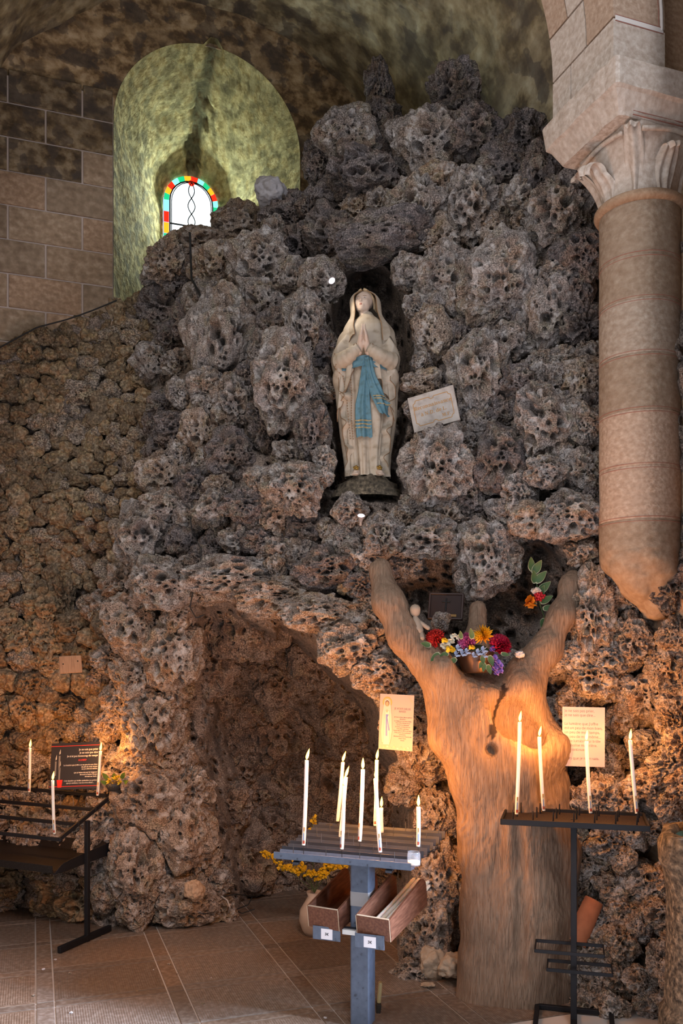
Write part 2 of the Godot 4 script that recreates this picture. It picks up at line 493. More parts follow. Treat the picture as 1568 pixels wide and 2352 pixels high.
func build_shell() -> void:
	# floor: grout bed and single tiles
	var fl := setting("floor")
	slab("floor_bed", -7.0, 8.0, -6.2, 6.8, -0.2, -0.006, M.grout, fl)
	var meshes := {}
	var ribs := MB.new()
	for r in range(-1, 6):
		for q in range(-3, 5):
			var h0 := 0.098 + 0.632 * q
			var a0 := 4.541 + 0.4855 * (r - 1)
			for piece in 4:
				var w: float = [0.545, 0.087, 0.545, 0.087][piece] - 0.008
				var dd: float = [0.415, 0.415, 0.0705, 0.0705][piece] - 0.008
				var ch: float = h0 + [0.2725, 0.545 + 0.0435, 0.2725, 0.545 + 0.0435][piece]
				var ca: float = a0 + [0.2075, 0.2075, 0.415 + 0.035, 0.415 + 0.035][piece]
				if not meshes.has(piece):
					var b := MB.new()
					add_box(b, Transform3D(), Vector3(w, 0.03, dd), 0.0015)
					if piece == 0:   # raised ribs running into the chapel
						for k in 44:
							var x := -w * 0.5 + 0.02 + (w - 0.04) * k / 43.0
							add_rib(b, x, dd * 0.5 - 0.02)
					meshes[piece] = b.mesh()
				var dy := rng.randf_range(-0.0012, 0.0008)
				obj(["ribbed_tile", "border_tile", "border_tile", "corner_tile"][piece], meshes[piece], M.tile[rng.randi() % 3], fl, Transform3D(CB(), C(ca, ch, -0.015 + dy)))
	# walls and ceiling of nave and chapel, all with thickness
	var wr := setting("wall_right")
	slab("plaster", 3.40, 8.0, 3.0, 3.6, 0.0, 6.8, M.lime_tan, wr)
	slab("unseen_pier", 2.72, 3.00, 2.62, 6.8, 0.0, 11.0, M.nave, wr)  # stands out of view, its edge placed to shade the far floor
	slab("pier_return", 2.98, 3.42, 3.02, 6.8, 0.0, 11.0, M.nave, wr)
	var wl := setting("wall_left")
	slab("plaster", 3.0, 8.0, -1.1, -0.5, 0.0, 6.8, M.ashlar[0], wl)
	slab("unseen_pier", 3.0, 3.6, -6.2, -0.5, 0.0, 11.0, M.nave, wl)
	var wn := setting("wall_nave")  # nave out of view, its height and dark tone chosen for the grotto light
	slab("plaster", -7.3, -6.9, -6.2, 6.8, 0.0, 11.0, M.nave, wn)
	slab("plaster", -7.0, 3.0, -6.4, -6.0, 0.0, 11.0, M.nave, wn)
	slab("plaster", -7.0, 3.0, 6.6, 7.0, 0.0, 11.0, M.nave, wn)
	slab("gable", 3.0, 3.5, -6.2, 6.8, 6.4, 11.0, M.nave, wn)
	# unseen nave windows: glowing panes put behind the nave lights, out of view
	var unseen_pane_glow := glow(Color(0.95, 0.97, 1.0), 0.6)
	slab("unseen_pane", -6.905, -6.88, -1.6, 0.6, 8.2, 10.4, unseen_pane_glow, setting("unseen_window_2"))
	slab("unseen_pane", -1.05, 0.25, 6.58, 6.605, 2.3, 5.5, unseen_pane_glow, setting("unseen_window_3"))
	slab("unseen_pane", -2.2, 0.2, -6.005, -5.98, 2.8, 6.4, unseen_pane_glow, setting("unseen_window_4"))
	var ce := setting("ceiling")
	slab("nave_ceiling", -7.2, 3.6, -6.3, 6.9, 11.0, 11.3, M.nave, ce)
	# chapel vault: a barrel over h -0.5 .. 3.0, uneven plaster
	var nz := noise(7, 1.7, FastNoiseLite.TYPE_SIMPLEX_SMOOTH, 4)
	var vb := MB.new()
	var na := 70
	var nt := 90
	for j in na + 1:
		for k in nt + 1:
			var th := -0.35 + (PI + 0.7) * k / nt
			var a := 3.5 + 3.3 * j / na
			var hh := 1.25 - cos(clampf(th, 0, PI)) * 1.75
			var yy := 4.92 + sin(clampf(th, 0, PI)) * 1.75
			if th < 0.0:
				yy += th * 2.2
			elif th > PI:
				yy -= (th - PI) * 2.2
			var p := C(a, hh, yy)
			var inward := (C(a, 1.25, 4.92) - p).normalized()
			vb.add(p + inward * (0.02 + 0.045 * nz.get_noise_3dv(p)))
	for j in na:
		for k in nt:
			var q := j * (nt + 1) + k
			vb.quad(q, q + 1, q + nt + 2, q + nt + 1)
	vb.smooth()
	obj("vault", vb.mesh(), M.vault, ce)
	slab("vault_cover", 3.5, 8.0, -1.1, 3.6, 6.75, 7.0, M.lime, ce)
	# back wall with the window recess cut into it; ashlar to the left, stained plaster above
	var wb := setting("wall_back")
	var pts := PackedVector2Array()
	pts.append(Vector2(-0.5, 0))
	pts.append(Vector2(0.553, 0))
	for k in 25:
		var th := PI * k / 24.0
		pts.append(Vector2(1.2655 - cos(th) * 0.7125, 5.63 + sin(th) * 0.7125))
	pts.append(Vector2(1.978, 0))
	pts.append(Vector2(3.05, 0))
	pts.append(Vector2(3.05, 6.75))
	pts.append(Vector2(-0.5, 6.75))
	var b2 := MB.new()
	add_prism(b2, Transform3D(CB(), C(6.62, 0, 0)), pts, 0.01)
	obj("plaster", b2.mesh(), M.lunette, wb)
	slab("backing", 7.55, 7.9, -0.6, 1.03, 0.0, 6.8, M.lime, wb)
	slab("backing", 7.55, 7.9, 1.51, 3.2, 0.0, 6.8, M.lime, wb)
	slab("backing", 7.55, 7.9, 1.03, 1.51, 5.80, 6.8, M.lime, wb)
	slab("backing", 7.55, 7.9, 1.03, 1.51, 0.0, 4.4, M.lime, wb)
	# courses of ashlar blocks, joints filled with pale mortar
	var mort := MB.new()
	add_box(mort, Transform3D(CB(), C(6.606, 0.02, 4.3)), Vector3(1.06, 3.0, 0.012), 0.002)
	obj("mortar_bed", mort.mesh(), M.mortar, wb)
	var y0 := y_at(704.5, 6.152)
	var joints := [[h_on(105, 6.6)], [h_on(18, 6.6), h_on(189, 6.6)]]
	for row in range(-3, 7):
		var yb := y0 + 0.2405 * row
		var js: Array = [-0.5] + joints[0 if posmod(row, 2) == 1 else 1] + [0.553]
		if posmod(row, 2) == 1:
			js = [-0.5, h_on(105, 6.6) - 0.52, h_on(105, 6.6), 0.553]
		for k in js.size() - 1:
			if js[k + 1] - js[k] < 0.03:
				continue
			if row >= 5 and rng.randf() < 0.5:
				pass
			var blk := MB.new()
			add_box(blk, Transform3D(CB(), C(6.600 + rng.randf_range(-0.003, 0.003), (js[k] + js[k + 1]) * 0.5, yb + 0.12)), Vector3(js[k + 1] - js[k] - 0.013, 0.228, 0.02), 0.003)
			obj("ashlar_block", blk.mesh(), M.ashlar_stained if row >= 5 or (row == 4 and k < 2) else M.ashlar[(row * 2 + k * 5 + 12) % 3], wb)

func add_rib(b: MB, x: float, z: float) -> void:   # one low rounded rib on top of a tile
	var k := b.v.size()
	for s in [-1.0, 1.0]:
		b.add(Vector3(x - 0.0032, 0.0150, s * z), Vector3(-0.6, 0.8, 0).normalized())
		b.add(Vector3(x, 0.0168, s * z), Vector3.UP)
		b.add(Vector3(x + 0.0032, 0.0150, s * z), Vector3(0.6, 0.8, 0).normalized())
	b.quad(k, k + 1, k + 4, k + 3)
	b.quad(k + 1, k + 2, k + 5, k + 4)

func build_window() -> void:
	# splayed recess: lofted from the arch in the wall to the small arch of the glass
	var w := setting("window_1")
	var nz := noise(17, 2.2, FastNoiseLite.TYPE_SIMPLEX_SMOOTH, 4)
	var cr := noise(19, 5.0, FastNoiseLite.TYPE_SIMPLEX_SMOOTH, 3)
	var outline := func(hc: float, r: float, ys: float, yb: float, u: float) -> Vector2:
		if u < 0.35:
			return Vector2(hc - r, lerpf(yb, ys, u / 0.35))
		if u > 0.65:
			return Vector2(hc + r, lerpf(ys, yb, (u - 0.65) / 0.35))
		var th := PI * (u - 0.35) / 0.3
		return Vector2(hc - cos(th) * r, ys + sin(th) * r)
	var b := MB.new()
	var nu := 150
	var nd := 40
	for j in nd + 1:
		for k in nu + 1:
			var u := float(k) / nu
			var t := float(j) / nd
			var p: Vector2 = outline.call(1.2655, 0.7125, 5.63, 3.3, u).lerp(outline.call(1.27, 0.235, 5.565, 4.2, u), t)
			var q := C(lerpf(6.60, 7.50, t), p.x, p.y)
			var inward := (C(7.0, 1.27, minf(p.y, 5.4)) - q).normalized()
			var e := minf(minf(t, 1.0 - t) * 8.0, 1.0)
			var d := (0.035 * nz.get_noise_3dv(q)) * e
			# long crack of missing render from the crown down to the glass
			var cw := absf(p.x - 1.27 - 0.05 * cr.get_noise_1d(p.y * 0.6 + t)) if u > 0.4 and u < 0.6 else 9.0
			var col := Color.WHITE
			if cw < 0.055 + 0.025 * cr.get_noise_1d(t * 3.0 + 4.0):
				d -= 0.05 + 0.03 * cr.get_noise_3dv(q * 2.0)
				col = Color(0.24, 0.22, 0.20)
			b.add(q + inward * d, Vector3.ZERO, Vector2.ZERO, col)
	for j in nd:
		for k in nu:
			var q := j * (nu + 1) + k
			b.quad(q, q + nu + 1, q + nu + 2, q + 1)
	b.smooth()
	obj("recess", b.mesh(), M.jamb, w)
	# glass: clear quarries inside a border of coloured pieces, leads between
	var z := 7.47
	var white := glow(Color(0.93, 0.98, 1.0), 2.2)
	var tints := [glow(Color(0.95, 0.16, 0.08), 1.5), glow(Color(0.10, 0.72, 0.48), 1.4), glow(Color(1.0, 0.62, 0.12), 1.7), glow(Color(0.45, 0.95, 0.85), 2.0)]
	var lead := mat(lin(0.01, 0.012, 0.018), 0.6)
	var q3 := func(x: float, y: float, dz: float) -> Vector3: return C(z - dz, 1.27 + x, y)
	var inner: Array = []
	var outer: Array = []
	var N := 40
	for k in N + 1:
		var u := float(k) / N
		var o: Vector2 = outline.call(0.0, 0.232, 5.565, 4.25, u)
		var i_: Vector2 = outline.call(0.0, 0.182, 5.565, 4.25, u)
		outer.append(o)
		inner.append(i_)
	# clear middle in four panes
	for part in 4:
		var mb := MB.new()
		var poly := PackedVector2Array()
		for k in N + 1:
			poly.append(inner[k] * Vector2(0.97, 1.0))
		var cut := [PackedVector2Array([Vector2(-1, 5.36), Vector2(0, 5.36), Vector2(0, 7), Vector2(-1, 7)]), PackedVector2Array([Vector2(0, 5.36), Vector2(1, 5.36), Vector2(1, 7), Vector2(0, 7)]), PackedVector2Array([Vector2(-1, 4), Vector2(0, 4), Vector2(0, 5.36), Vector2(-1, 5.36)]), PackedVector2Array([Vector2(0, 4), Vector2(1, 4), Vector2(1, 5.36), Vector2(0, 5.36)])][part] as PackedVector2Array
		for piece in Geometry2D.intersect_polygons(poly, cut):
			add_prism(mb, Transform3D(CB(), C(z, 1.27, 0)), piece, 0.006)
		obj("clear_pane", mb.mesh(), white, w)
	for k in N:
		var mb := MB.new()
		var pl := PackedVector2Array([inner[k] * Vector2(1.04, 1.0), outer[k], outer[k + 1].lerp(outer[k], 0.08), (inner[k + 1] as Vector2).lerp(inner[k], 0.08) * Vector2(1.04, 1.0)])
		add_prism(mb, Transform3D(CB(), C(z, 1.27, 0)), pl, 0.006)
		obj("coloured_pane", mb.mesh(), tints[[0, 3, 1, 2][k % 4]], w)
	var lm := MB.new()
	var path: Array = []
	for k in N + 1:
		path.append(q3.call(inner[k].x, inner[k].y, 0.012))
	add_tube(lm, path, [0.006], 5)
	path = []
	for k in N + 1:
		path.append(q3.call(inner[k].x * 0.93, inner[k].y - 0.01, 0.012))
	add_tube(lm, path, [0.004], 5)
	add_tube(lm, [q3.call(-0.18, 5.365, 0.012), q3.call(0.18, 5.365, 0.012)], [0.007], 5)
	# scrolled lead in the middle
	path = []
	for k in 60:
		var y := 5.74 - k * 0.018
		path.append(q3.call(0.022 * sin(k * 0.42) * (1.0 + 0.4 * sin(k * 0.11)), y, 0.013))
	add_tube(lm, path, [0.0045], 5)
	path = []
	for k in 60:
		var y := 5.74 - k * 0.018
		path.append(q3.call(-0.022 * sin(k * 0.42) * (1.0 + 0.4 * sin(k * 0.11)), y, 0.013))
	add_tube(lm, path, [0.0045], 5)
	for k in 8:
		path = []
		for s in 13:
			var an := TAU * s / 12.0
			path.append(q3.call(-0.145 + 0.042 * k + 0.022 * cos(an), 5.06 + 0.014 * sin(an) + 0.008 * (k % 2), 0.013))
		add_tube(lm, path, [0.0045], 5)
	obj("lead", lm.mesh(), lead, w)
	var ros := MB.new()
	add_lathe(ros, Transform3D(CB() * Basis(Vector3.RIGHT, PI / 2), q3.call(0.0, 5.735, 0.010)), [[0.0, 0.0], [0.026, 0.0], [0.026, 0.004], [0.0, 0.004]], 16)
	obj("rosette", ros.mesh(), tints[0], w)

func glow(c: Color, e: float) -> StandardMaterial3D:
	var m := mat(c, 0.3)
	m.emission_enabled = true
	m.emission = c
	m.emission_energy_multiplier = e
	return m

func bell_r(th: float, t: float) -> float:   # capital: round at the bottom, square under the abacus
	var sq := 0.235 / maxf(absf(cos(th)), absf(sin(th)))
	var f := pow(t, 1.8)
	return lerpf(0.178, minf(sq, 0.30), f)

func add_leaf(b: MB, th0: float, y0: float, y1: float, w: float, curl: float, lobes: float, out: float) -> void:
	var k0 := b.v.size()
	var i0 := b.i.size()
	var nu := 16
	var ns := 30
	for j in ns + 1:
		var s := float(j) / ns
		for k in nu + 1:
			var u := (float(k) / nu - 0.5) * 2.0
			var y: float
			var r: float
			var up := minf(s / 0.7, 1.0)
			var ww := w * (0.75 + 0.35 * sin(PI * minf(up, 1.0))) * (1.0 if s < 0.7 else lerpf(1.0, 0.45, (s - 0.7) / 0.3))
			y = lerpf(y0, y1, up)
			var th := th0 + u * ww / 0.22
			r = bell_r(th, clampf((y - 3.95) / 0.27, 0, 1)) + 0.012 + out * up * up
			if s > 0.7:
				var ph := (s - 0.7) / 0.3 * PI * 1.15
				r += curl * (1.0 - cos(ph))
				y += curl * sin(ph)
			r += 0.011 * cos(u * PI * lobes) * (1.0 - 0.3 * s) - 0.030 * u * u
			b.add(Vector3(cos(th) * r, y, sin(th) * r))
	for j in ns:
		for k in nu:
			var q := k0 + j * (nu + 1) + k
			b.quad(q, q + 1, q + nu + 2, q + nu + 1)
	b.smooth(k0, i0)

func build_column() -> void:
	var at := Transform3D(CB(), C(3.65, 2.874, 0))
	var col := thing("engaged_column", "pale stone column with leafy capital and tapered foot on right wall", "column", at)
	var nz := noise(201, 6.0, FastNoiseLite.TYPE_SIMPLEX_SMOOTH, 4)
	# drums between the painted joints
	var dc := 4.2
	var ys := [2.22, y_at(1190, dc), y_at(1067, dc), y_at(938, dc), y_at(807, dc), y_at(681, dc), y_at(579, dc), 3.90]
	for k in ys.size() - 1:
		var b := MB.new()
		var prof: Array = []
		var y0: float = ys[k] + 0.0004
		var y1: float = ys[k + 1] - 0.0004
		for j in 13:
			var t := j / 12.0
			prof.append([0.197 - (0.0008 if j == 0 or j == 12 else 0.0), lerpf(y0, y1, t)])
		add_lathe(b, Transform3D(), prof, 72)
		for j in b.v.size():
			var p := b.v[j]
			var rad := Vector3(p.x, 0, p.z).normalized()
			b.v[j] = p + rad * 0.0025 * nz.get_noise_3dv(p + Vector3(0, k * 3.0, 0))
		b.smooth()
		obj("drum", b.mesh(), M.drum[[1, 2, 2, 1, 0, 1, 1][k]], col)
		if k > 0:
			for dy in [-0.011, 0.011]:
				var rb := MB.new()
				add_lathe(rb, Transform3D(), [[0.1935, ys[k] + dy - 0.0013], [0.1978, ys[k] + dy - 0.0013], [0.1978, ys[k] + dy + 0.0013], [0.1935, ys[k] + dy + 0.0013]], 72)
				obj("red_painted_line", rb.mesh(), M.redline, col)
	# foot: shrinks towards the wall like a broken corbel
	var fb := MB.new()
	var rows := 26
	for j in rows + 1:
		var t := float(j) / rows
		var r := 0.197 * (1.0 - 0.80 * pow(t, 1.7))
		var cx := (0.197 - r) * 0.62
		for s in 64:
			var an := TAU * s / 64
			var dirv := Vector3(cos(an), 0, sin(an))
			var p := Vector3(cx, 2.222 - 0.33 * t, 0) + dirv * r
			p += dirv * 0.030 * sqrt(t) * nz.get_noise_3dv(p * 0.7) * 2.0
			fb.add(p)
	for j in rows:
		for s in 64:
			var a := j * 64 + s
			var c := j * 64 + (s + 1) % 64
			fb.quad(a, c, c + 64, a + 64)
	var tip := fb.add(Vector3(0.1, 1.88, 0))
	for s in 64:
		fb.tri(rows * 64 + s, rows * 64 + (s + 1) % 64, tip)
	fb.smooth()
	obj("tapered_foot", fb.mesh(), M.drum[1], col)
	# astragal ring
	var ab := MB.new()
	var pr: Array = []
	for j in 13:
		var an := -PI / 2 + PI * j / 12.0
		pr.append([0.195 + 0.028 * cos(an), 3.925 + 0.026 * sin(an)])
	add_lathe(ab, Transform3D(), pr, 72)
	obj("ring_moulding", ab.mesh(), M.lime_tan, col)
	# capital: bell, leaves
	var cap := MB.new()
	for j in 25:
		for s in 80:
			var th := TAU * s / 80
			var t := j / 24.0
			var r := bell_r(th, t)
			cap.add(Vector3(cos(th) * r, 3.945 + 0.285 * t, sin(th) * r))
	for j in 24:
		for s in 80:
			var a := j * 80 + s
			var c := j * 80 + (s + 1) % 80
			cap.quad(a, a + 80, c + 80, c)
	cap.smooth()
	var cm := obj("capital", cap.mesh(), M.lime, col)
	for l in [[PI * 1.02, 3.95, 4.08, 0.062, 0.042, 2.6, 0.05], [PI * 0.75, 3.95, 4.19, 0.046, 0.020, 2.0, 0.02], [PI * 0.50, 3.95, 4.12, 0.075, 0.022, 3.4, 0.03], [PI * 0.27, 3.95, 4.18, 0.045, 0.02, 2.0, 0.02], [PI * 1.27, 3.95, 4.18, 0.05, 0.02, 2.0, 0.02]]:
		var lb := MB.new()
		add_leaf(lb, l[0], l[1], l[2], l[3], l[4], l[5], l[6])
		obj("carved_leaf", lb.mesh(), M.lime, cm)
	# curved edge of the bell between the leaves (a lip under the abacus)
	for th in [PI * 0.5, PI]:
		var lp := MB.new()
		var path: Array = []
		for j in 15:
			var u := j / 14.0 - 0.5
			var an: float = th + u * 1.25
			path.append(Vector3(cos(an) * (0.235 / maxf(absf(cos(an)), absf(sin(an))) + 0.004), 4.212 - 0.10 * u * u, sin(an) * (0.235 / maxf(absf(cos(an)), absf(sin(an))) + 0.004)))
		add_tube(lp, path, [0.012], 8)
		obj("carved_lip", lp.mesh(), M.lime, cm)
	# abacus: slab over a chamfer, worn edges
	var ac := MB.new()
	var lay := [[4.228, 0.235], [4.245, 0.242], [4.315, 0.285], [4.325, 0.302], [4.44, 0.312], [4.452, 0.300]]
	var per := 96
	for j in lay.size():
		for s in per + 1:
			var q := float(s) / per * 4.0
			var e := int(q) % 4
			var f := q - int(q)
			var hw: float = lay[j][1]
			var p: Vector2 = [Vector2(-hw, lerpf(-hw, hw, f)), Vector2(lerpf(-hw, hw, f), hw), Vector2(hw, lerpf(hw, -hw, f)), Vector2(lerpf(hw, -hw, f), -hw)][e]
			p *= 1.0 - 0.025 * pow(absf(f - 0.5) * 2.0, 14.0)
			var v3 := Vector3(p.x - (0.07 if p.x < 0 else 0.0), lay[j][0], p.y)
			v3 += Vector3(p.x, 0, p.y).normalized() * 0.012 * nz.get_noise_3dv(v3 * 0.9)
			v3.y += 0.006 * nz.get_noise_3dv(v3 * 0.8 + Vector3(3, 3, 3))
			ac.add(v3)
	var strips := MB.new()
	for j in lay.size() - 1:
		for s in per:
			var a := j * (per + 1) + s
			var f := [ac.v[a], ac.v[a + per + 1], ac.v[a + per + 2], ac.v[a + 1]]
			out_face(strips, f, Vector3(0, 4.33, 0))
	var tc := Vector3(0, 4.452, 0)
	for s in per:
		var a := (lay.size() - 1) * (per + 1) + s
		out_face(strips, [ac.v[a], ac.v[a + 1], tc], Vector3(0, 4.2, 0))
		out_face(strips, [ac.v[s], ac.v[s + 1], Vector3(0, 4.228, 0)], Vector3(0, 4.6, 0))
	obj("abacus", strips.mesh(), M.lime, col)
	for dy in [-0.009, 0.009]:
		var rl := MB.new()
		add_box(rl, Transform3D(Basis(), Vector3(0.02, 4.245 + dy, 0.244)), Vector3(0.50, 0.003, 0.006), 0.0005)
		obj("red_painted_line", rl.mesh(), M.redline, col)
	# ---- transverse arch above ----
	var arch := thing("stone_arch", "pale stone arch springing from the column capital at top right", "arch", Transform3D(CB(), C(3.65, 0, 0)))
	var cy := 4.66
	var cpoly := PackedVector2Array()
	for k in 41:
		var an := PI * k / 40.0
		cpoly.append(Vector2(1.25 + cos(an) * 1.30, cy + sin(an) * 1.30))
	for k in 41:
		var an := PI - PI * k / 40.0
		cpoly.append(Vector2(1.25 + cos(an) * 1.54, cy + sin(an) * 1.54))
	var cb := MB.new()
	add_prism(cb, Transform3D(Basis(), Vector3(0, 0, -0.24)), cpoly, 0.48)
	obj("mortar_core", cb.mesh(), M.whiteband, arch)
	var nb := 18
	for k in range(-1, nb):
		var poly: PackedVector2Array
		if k == -1:
			poly = PackedVector2Array([Vector2(2.53, 4.455), Vector2(2.82, 4.455), Vector2(2.82, cy - 0.006), Vector2(2.53, cy - 0.006)])
		else:
			var a0 := PI * k / nb + 0.004
			var a1 := PI * (k + 1) / nb - 0.004
			for s in 4:
				var an := lerpf(a0, a1, s / 3.0)
				poly.append(Vector2(1.25 + cos(an) * 1.28, cy + sin(an) * 1.28))
			for s in 4:
				var an := lerpf(a1, a0, s / 3.0)
				poly.append(Vector2(1.25 + cos(an) * 1.57, cy + sin(an) * 1.57))
		var split := 0.04 if posmod(k, 2) == 0 else -0.09
		for half in 2:
			var vb := MB.new()
			var z0 := -0.25 if half == 0 else split + 0.003
			var z1 := split - 0.003 if half == 0 else 0.25
			add_prism(vb, Transform3D(Basis(), Vector3(0, 0, z0)), poly, z1 - z0)
			obj("arch_block", vb.mesh(), M.lime if posmod(k + half, 3) != 1 else M.drum[2], arch)
		var an := PI * maxi(k, 0) / nb
		var dirv := Vector3(cos(an), sin(an), 0)
		if k >= 0 and k < 9:
			for o in [-0.014, 0.0, 0.014]:
				var jb := MB.new()
				var p0: Vector3 = Vector3(1.25, cy, 0.2512) + dirv * 1.29 + Vector3(-sin(an), cos(an), 0) * o
				var p1: Vector3 = Vector3(1.25, cy, 0.2512) + dirv * 1.56 + Vector3(-sin(an), cos(an), 0) * o
				add_bar(jb, p0, p1, 0.003 if o != 0.0 else 0.022, 0.003, Vector3(0, 0, 1), 0.0004)
				obj("red_painted_line" if o != 0.0 else "white_painted_band", jb.mesh(), M.redline if o != 0.0 else M.whiteband, arch)
	for rr in [1.535, 1.552]:
		var eb := MB.new()
		var path: Array = []
		for k in 31:
			var an := PI * 0.6 * k / 30.0
			path.append(Vector3(1.25 + cos(an) * rr, cy + sin(an) * rr, 0.2505))
		add_tube(eb, path, [0.002 if rr < 1.54 else 0.009], 6)
		obj("red_painted_line" if rr < 1.54 else "white_painted_band", eb.mesh(), M.redline if rr < 1.54 else M.whiteband, arch)
	slab("spandrel", 3.46, 3.60, 2.75, 3.2, 4.4, 6.8, M.lime_tan, get_node("wall_right"))

# ---- rock ----
var ico := {}

func icosphere(level: int) -> Array:
	if ico.has(level):
		return ico[level]
	var verts := PackedVector3Array()
	var idx := PackedInt32Array()
	if level == 0:
		var t := (1.0 + sqrt(5.0)) * 0.5
		for p in [[-1, t, 0], [1, t, 0], [-1, -t, 0], [1, -t, 0], [0, -1, t], [0, 1, t], [0, -1, -t], [0, 1, -t], [t, 0, -1], [t, 0, 1], [-t, 0, -1], [-t, 0, 1]]:
			verts.append(Vector3(p[0], p[1], p[2]).normalized())
		idx = PackedInt32Array([0, 11, 5, 0, 5, 1, 0, 1, 7, 0, 7, 10, 0, 10, 11, 1, 5, 9, 5, 11, 4, 11, 10, 2, 10, 7, 6, 7, 1, 8, 3, 9, 4, 3, 4, 2, 3, 2, 6, 3, 6, 8, 3, 8, 9, 4, 9, 5, 2, 4, 11, 6, 2, 10, 8, 6, 7, 9, 8, 1])
		var flip := PackedInt32Array()
		for k in range(0, idx.size(), 3):
			flip.append(idx[k])
			flip.append(idx[k + 2])
			flip.append(idx[k + 1])
		idx = flip
	else:
		var lower := icosphere(level - 1)
		verts = (lower[0] as PackedVector3Array).duplicate()
		var li: PackedInt32Array = lower[1]
		var mid := {}
		for k in range(0, li.size(), 3):
			var m := [0, 0, 0]
			for e in 3:
				var a := li[k + e]
				var b := li[k + (e + 1) % 3]
				var key := mini(a, b) * 1000000 + maxi(a, b)
				if not mid.has(key):
					mid[key] = verts.size()
					verts.append((verts[a] + verts[b]).normalized())
				m[e] = mid[key]
			idx.append_array(PackedInt32Array([li[k], m[0], m[2], li[k + 1], m[1], m[0], li[k + 2], m[2], m[1], m[0], m[1], m[2]]))
	ico[level] = [verts, idx]
	return ico[level]

func make_rock(level: int, seed_: int, porous: float, blocky: float) -> ArrayMesh:
	var s := icosphere(level)
	var dirs: PackedVector3Array = s[0]
	var b := MB.new()
	b.i = s[1]
	var r2 := RandomNumberGenerator.new()
	r2.seed = seed_
	var big := noise(seed_, 0.75, FastNoiseLite.TYPE_SIMPLEX_SMOOTH, 3)
	var mid := noise(seed_ + 1, 2.4, FastNoiseLite.TYPE_SIMPLEX_SMOOTH, 2)
	var fine := noise(seed_ + 2, 7.0, FastNoiseLite.TYPE_SIMPLEX_SMOOTH, 3)
	var lump := cells(seed_ + 3, 1.5)
	var c1 := cells(seed_ + 4, 2.6)
	var v1 := cells(seed_ + 4, 2.6, true)
	var c2 := cells(seed_ + 5, 5.2)
	var v2 := cells(seed_ + 5, 5.2, true)
	var c3 := cells(seed_ + 8, 11.0)
	var tint := noise(seed_ + 6, 1.8, FastNoiseLite.TYPE_SIMPLEX_SMOOTH, 4)
	var hue := noise(seed_ + 7, 0.9, FastNoiseLite.TYPE_SIMPLEX_SMOOTH, 3)
	var planes: Array = []
	for k in int(7 * blocky):
		planes.append([Vector3(r2.randfn(), r2.randfn(), r2.randfn()).normalized(), r2.randf_range(0.62, 0.9)])
	var dens := [0.30, 0.36, 0.40][(seed_ / 11) % 3] as float
	b.v.resize(dirs.size())
	b.n.resize(dirs.size())
	b.uv.resize(dirs.size())
	b.c.resize(dirs.size())
	var off := Vector3(seed_ % 17, seed_ % 13, seed_ % 7)
	for k in dirs.size():
		var p := dirs[k]
		var r := 1.0 + 0.38 * big.get_noise_3dv(p + off)
		for pl in planes:
			var dt: float = p.dot(pl[0])
			if dt > 0.2:
				var lim: float = pl[1] / dt
				if r > lim:
					r = lerpf(r, lim, 0.8)
		var m0 := mid.get_noise_3dv(p)
		var w := p + 0.05 * Vector3(m0, mid.get_noise_3dv(p + Vector3(5, 0, 0)), mid.get_noise_3dv(p + Vector3(0, 7, 0)))
		r += 0.22 * (0.45 - (lump.get_noise_3dv(w) + 1.0))
		r += 0.09 * m0 + 0.022 * fine.get_noise_3dv(p)
		var dig := 0.0
		if porous > 0.0:
			var d1 := c1.get_noise_3dv(w) + 1.0
			var rr := dens + 0.15 * v1.get_noise_3dv(w)
			if d1 < rr:
				dig = porous * 1.15 * rr * smoothstep(0.0, 0.28, 1.0 - d1 / rr)
			var d2 := c2.get_noise_3dv(w) + 1.0
			var rr2 := dens - 0.01 + 0.15 * v2.get_noise_3dv(w)
			if d2 < rr2:
				dig = maxf(dig, porous * 0.55 * rr2 * smoothstep(0.0, 0.28, 1.0 - d2 / rr2))
			var d3 := c3.get_noise_3dv(w) + 1.0
			if d3 < 0.36:
				dig += porous * 0.028 * smoothstep(0.0, 0.5, 1.0 - d3 / 0.36)
		b.v[k] = p * maxf(r - dig, r * 0.45)
		var g := 1.0 + 0.55 * tint.get_noise_3dv(p + off)
		var wm := clampf(0.5 + 1.3 * hue.get_noise_3dv(p + off), 0.0, 1.0)
		b.c[k] = Color(g * lerpf(0.97, 1.08, wm), g * lerpf(0.98, 0.90, wm), g * lerpf(1.02, 0.74, wm))
	b.smooth()
	return b.mesh()

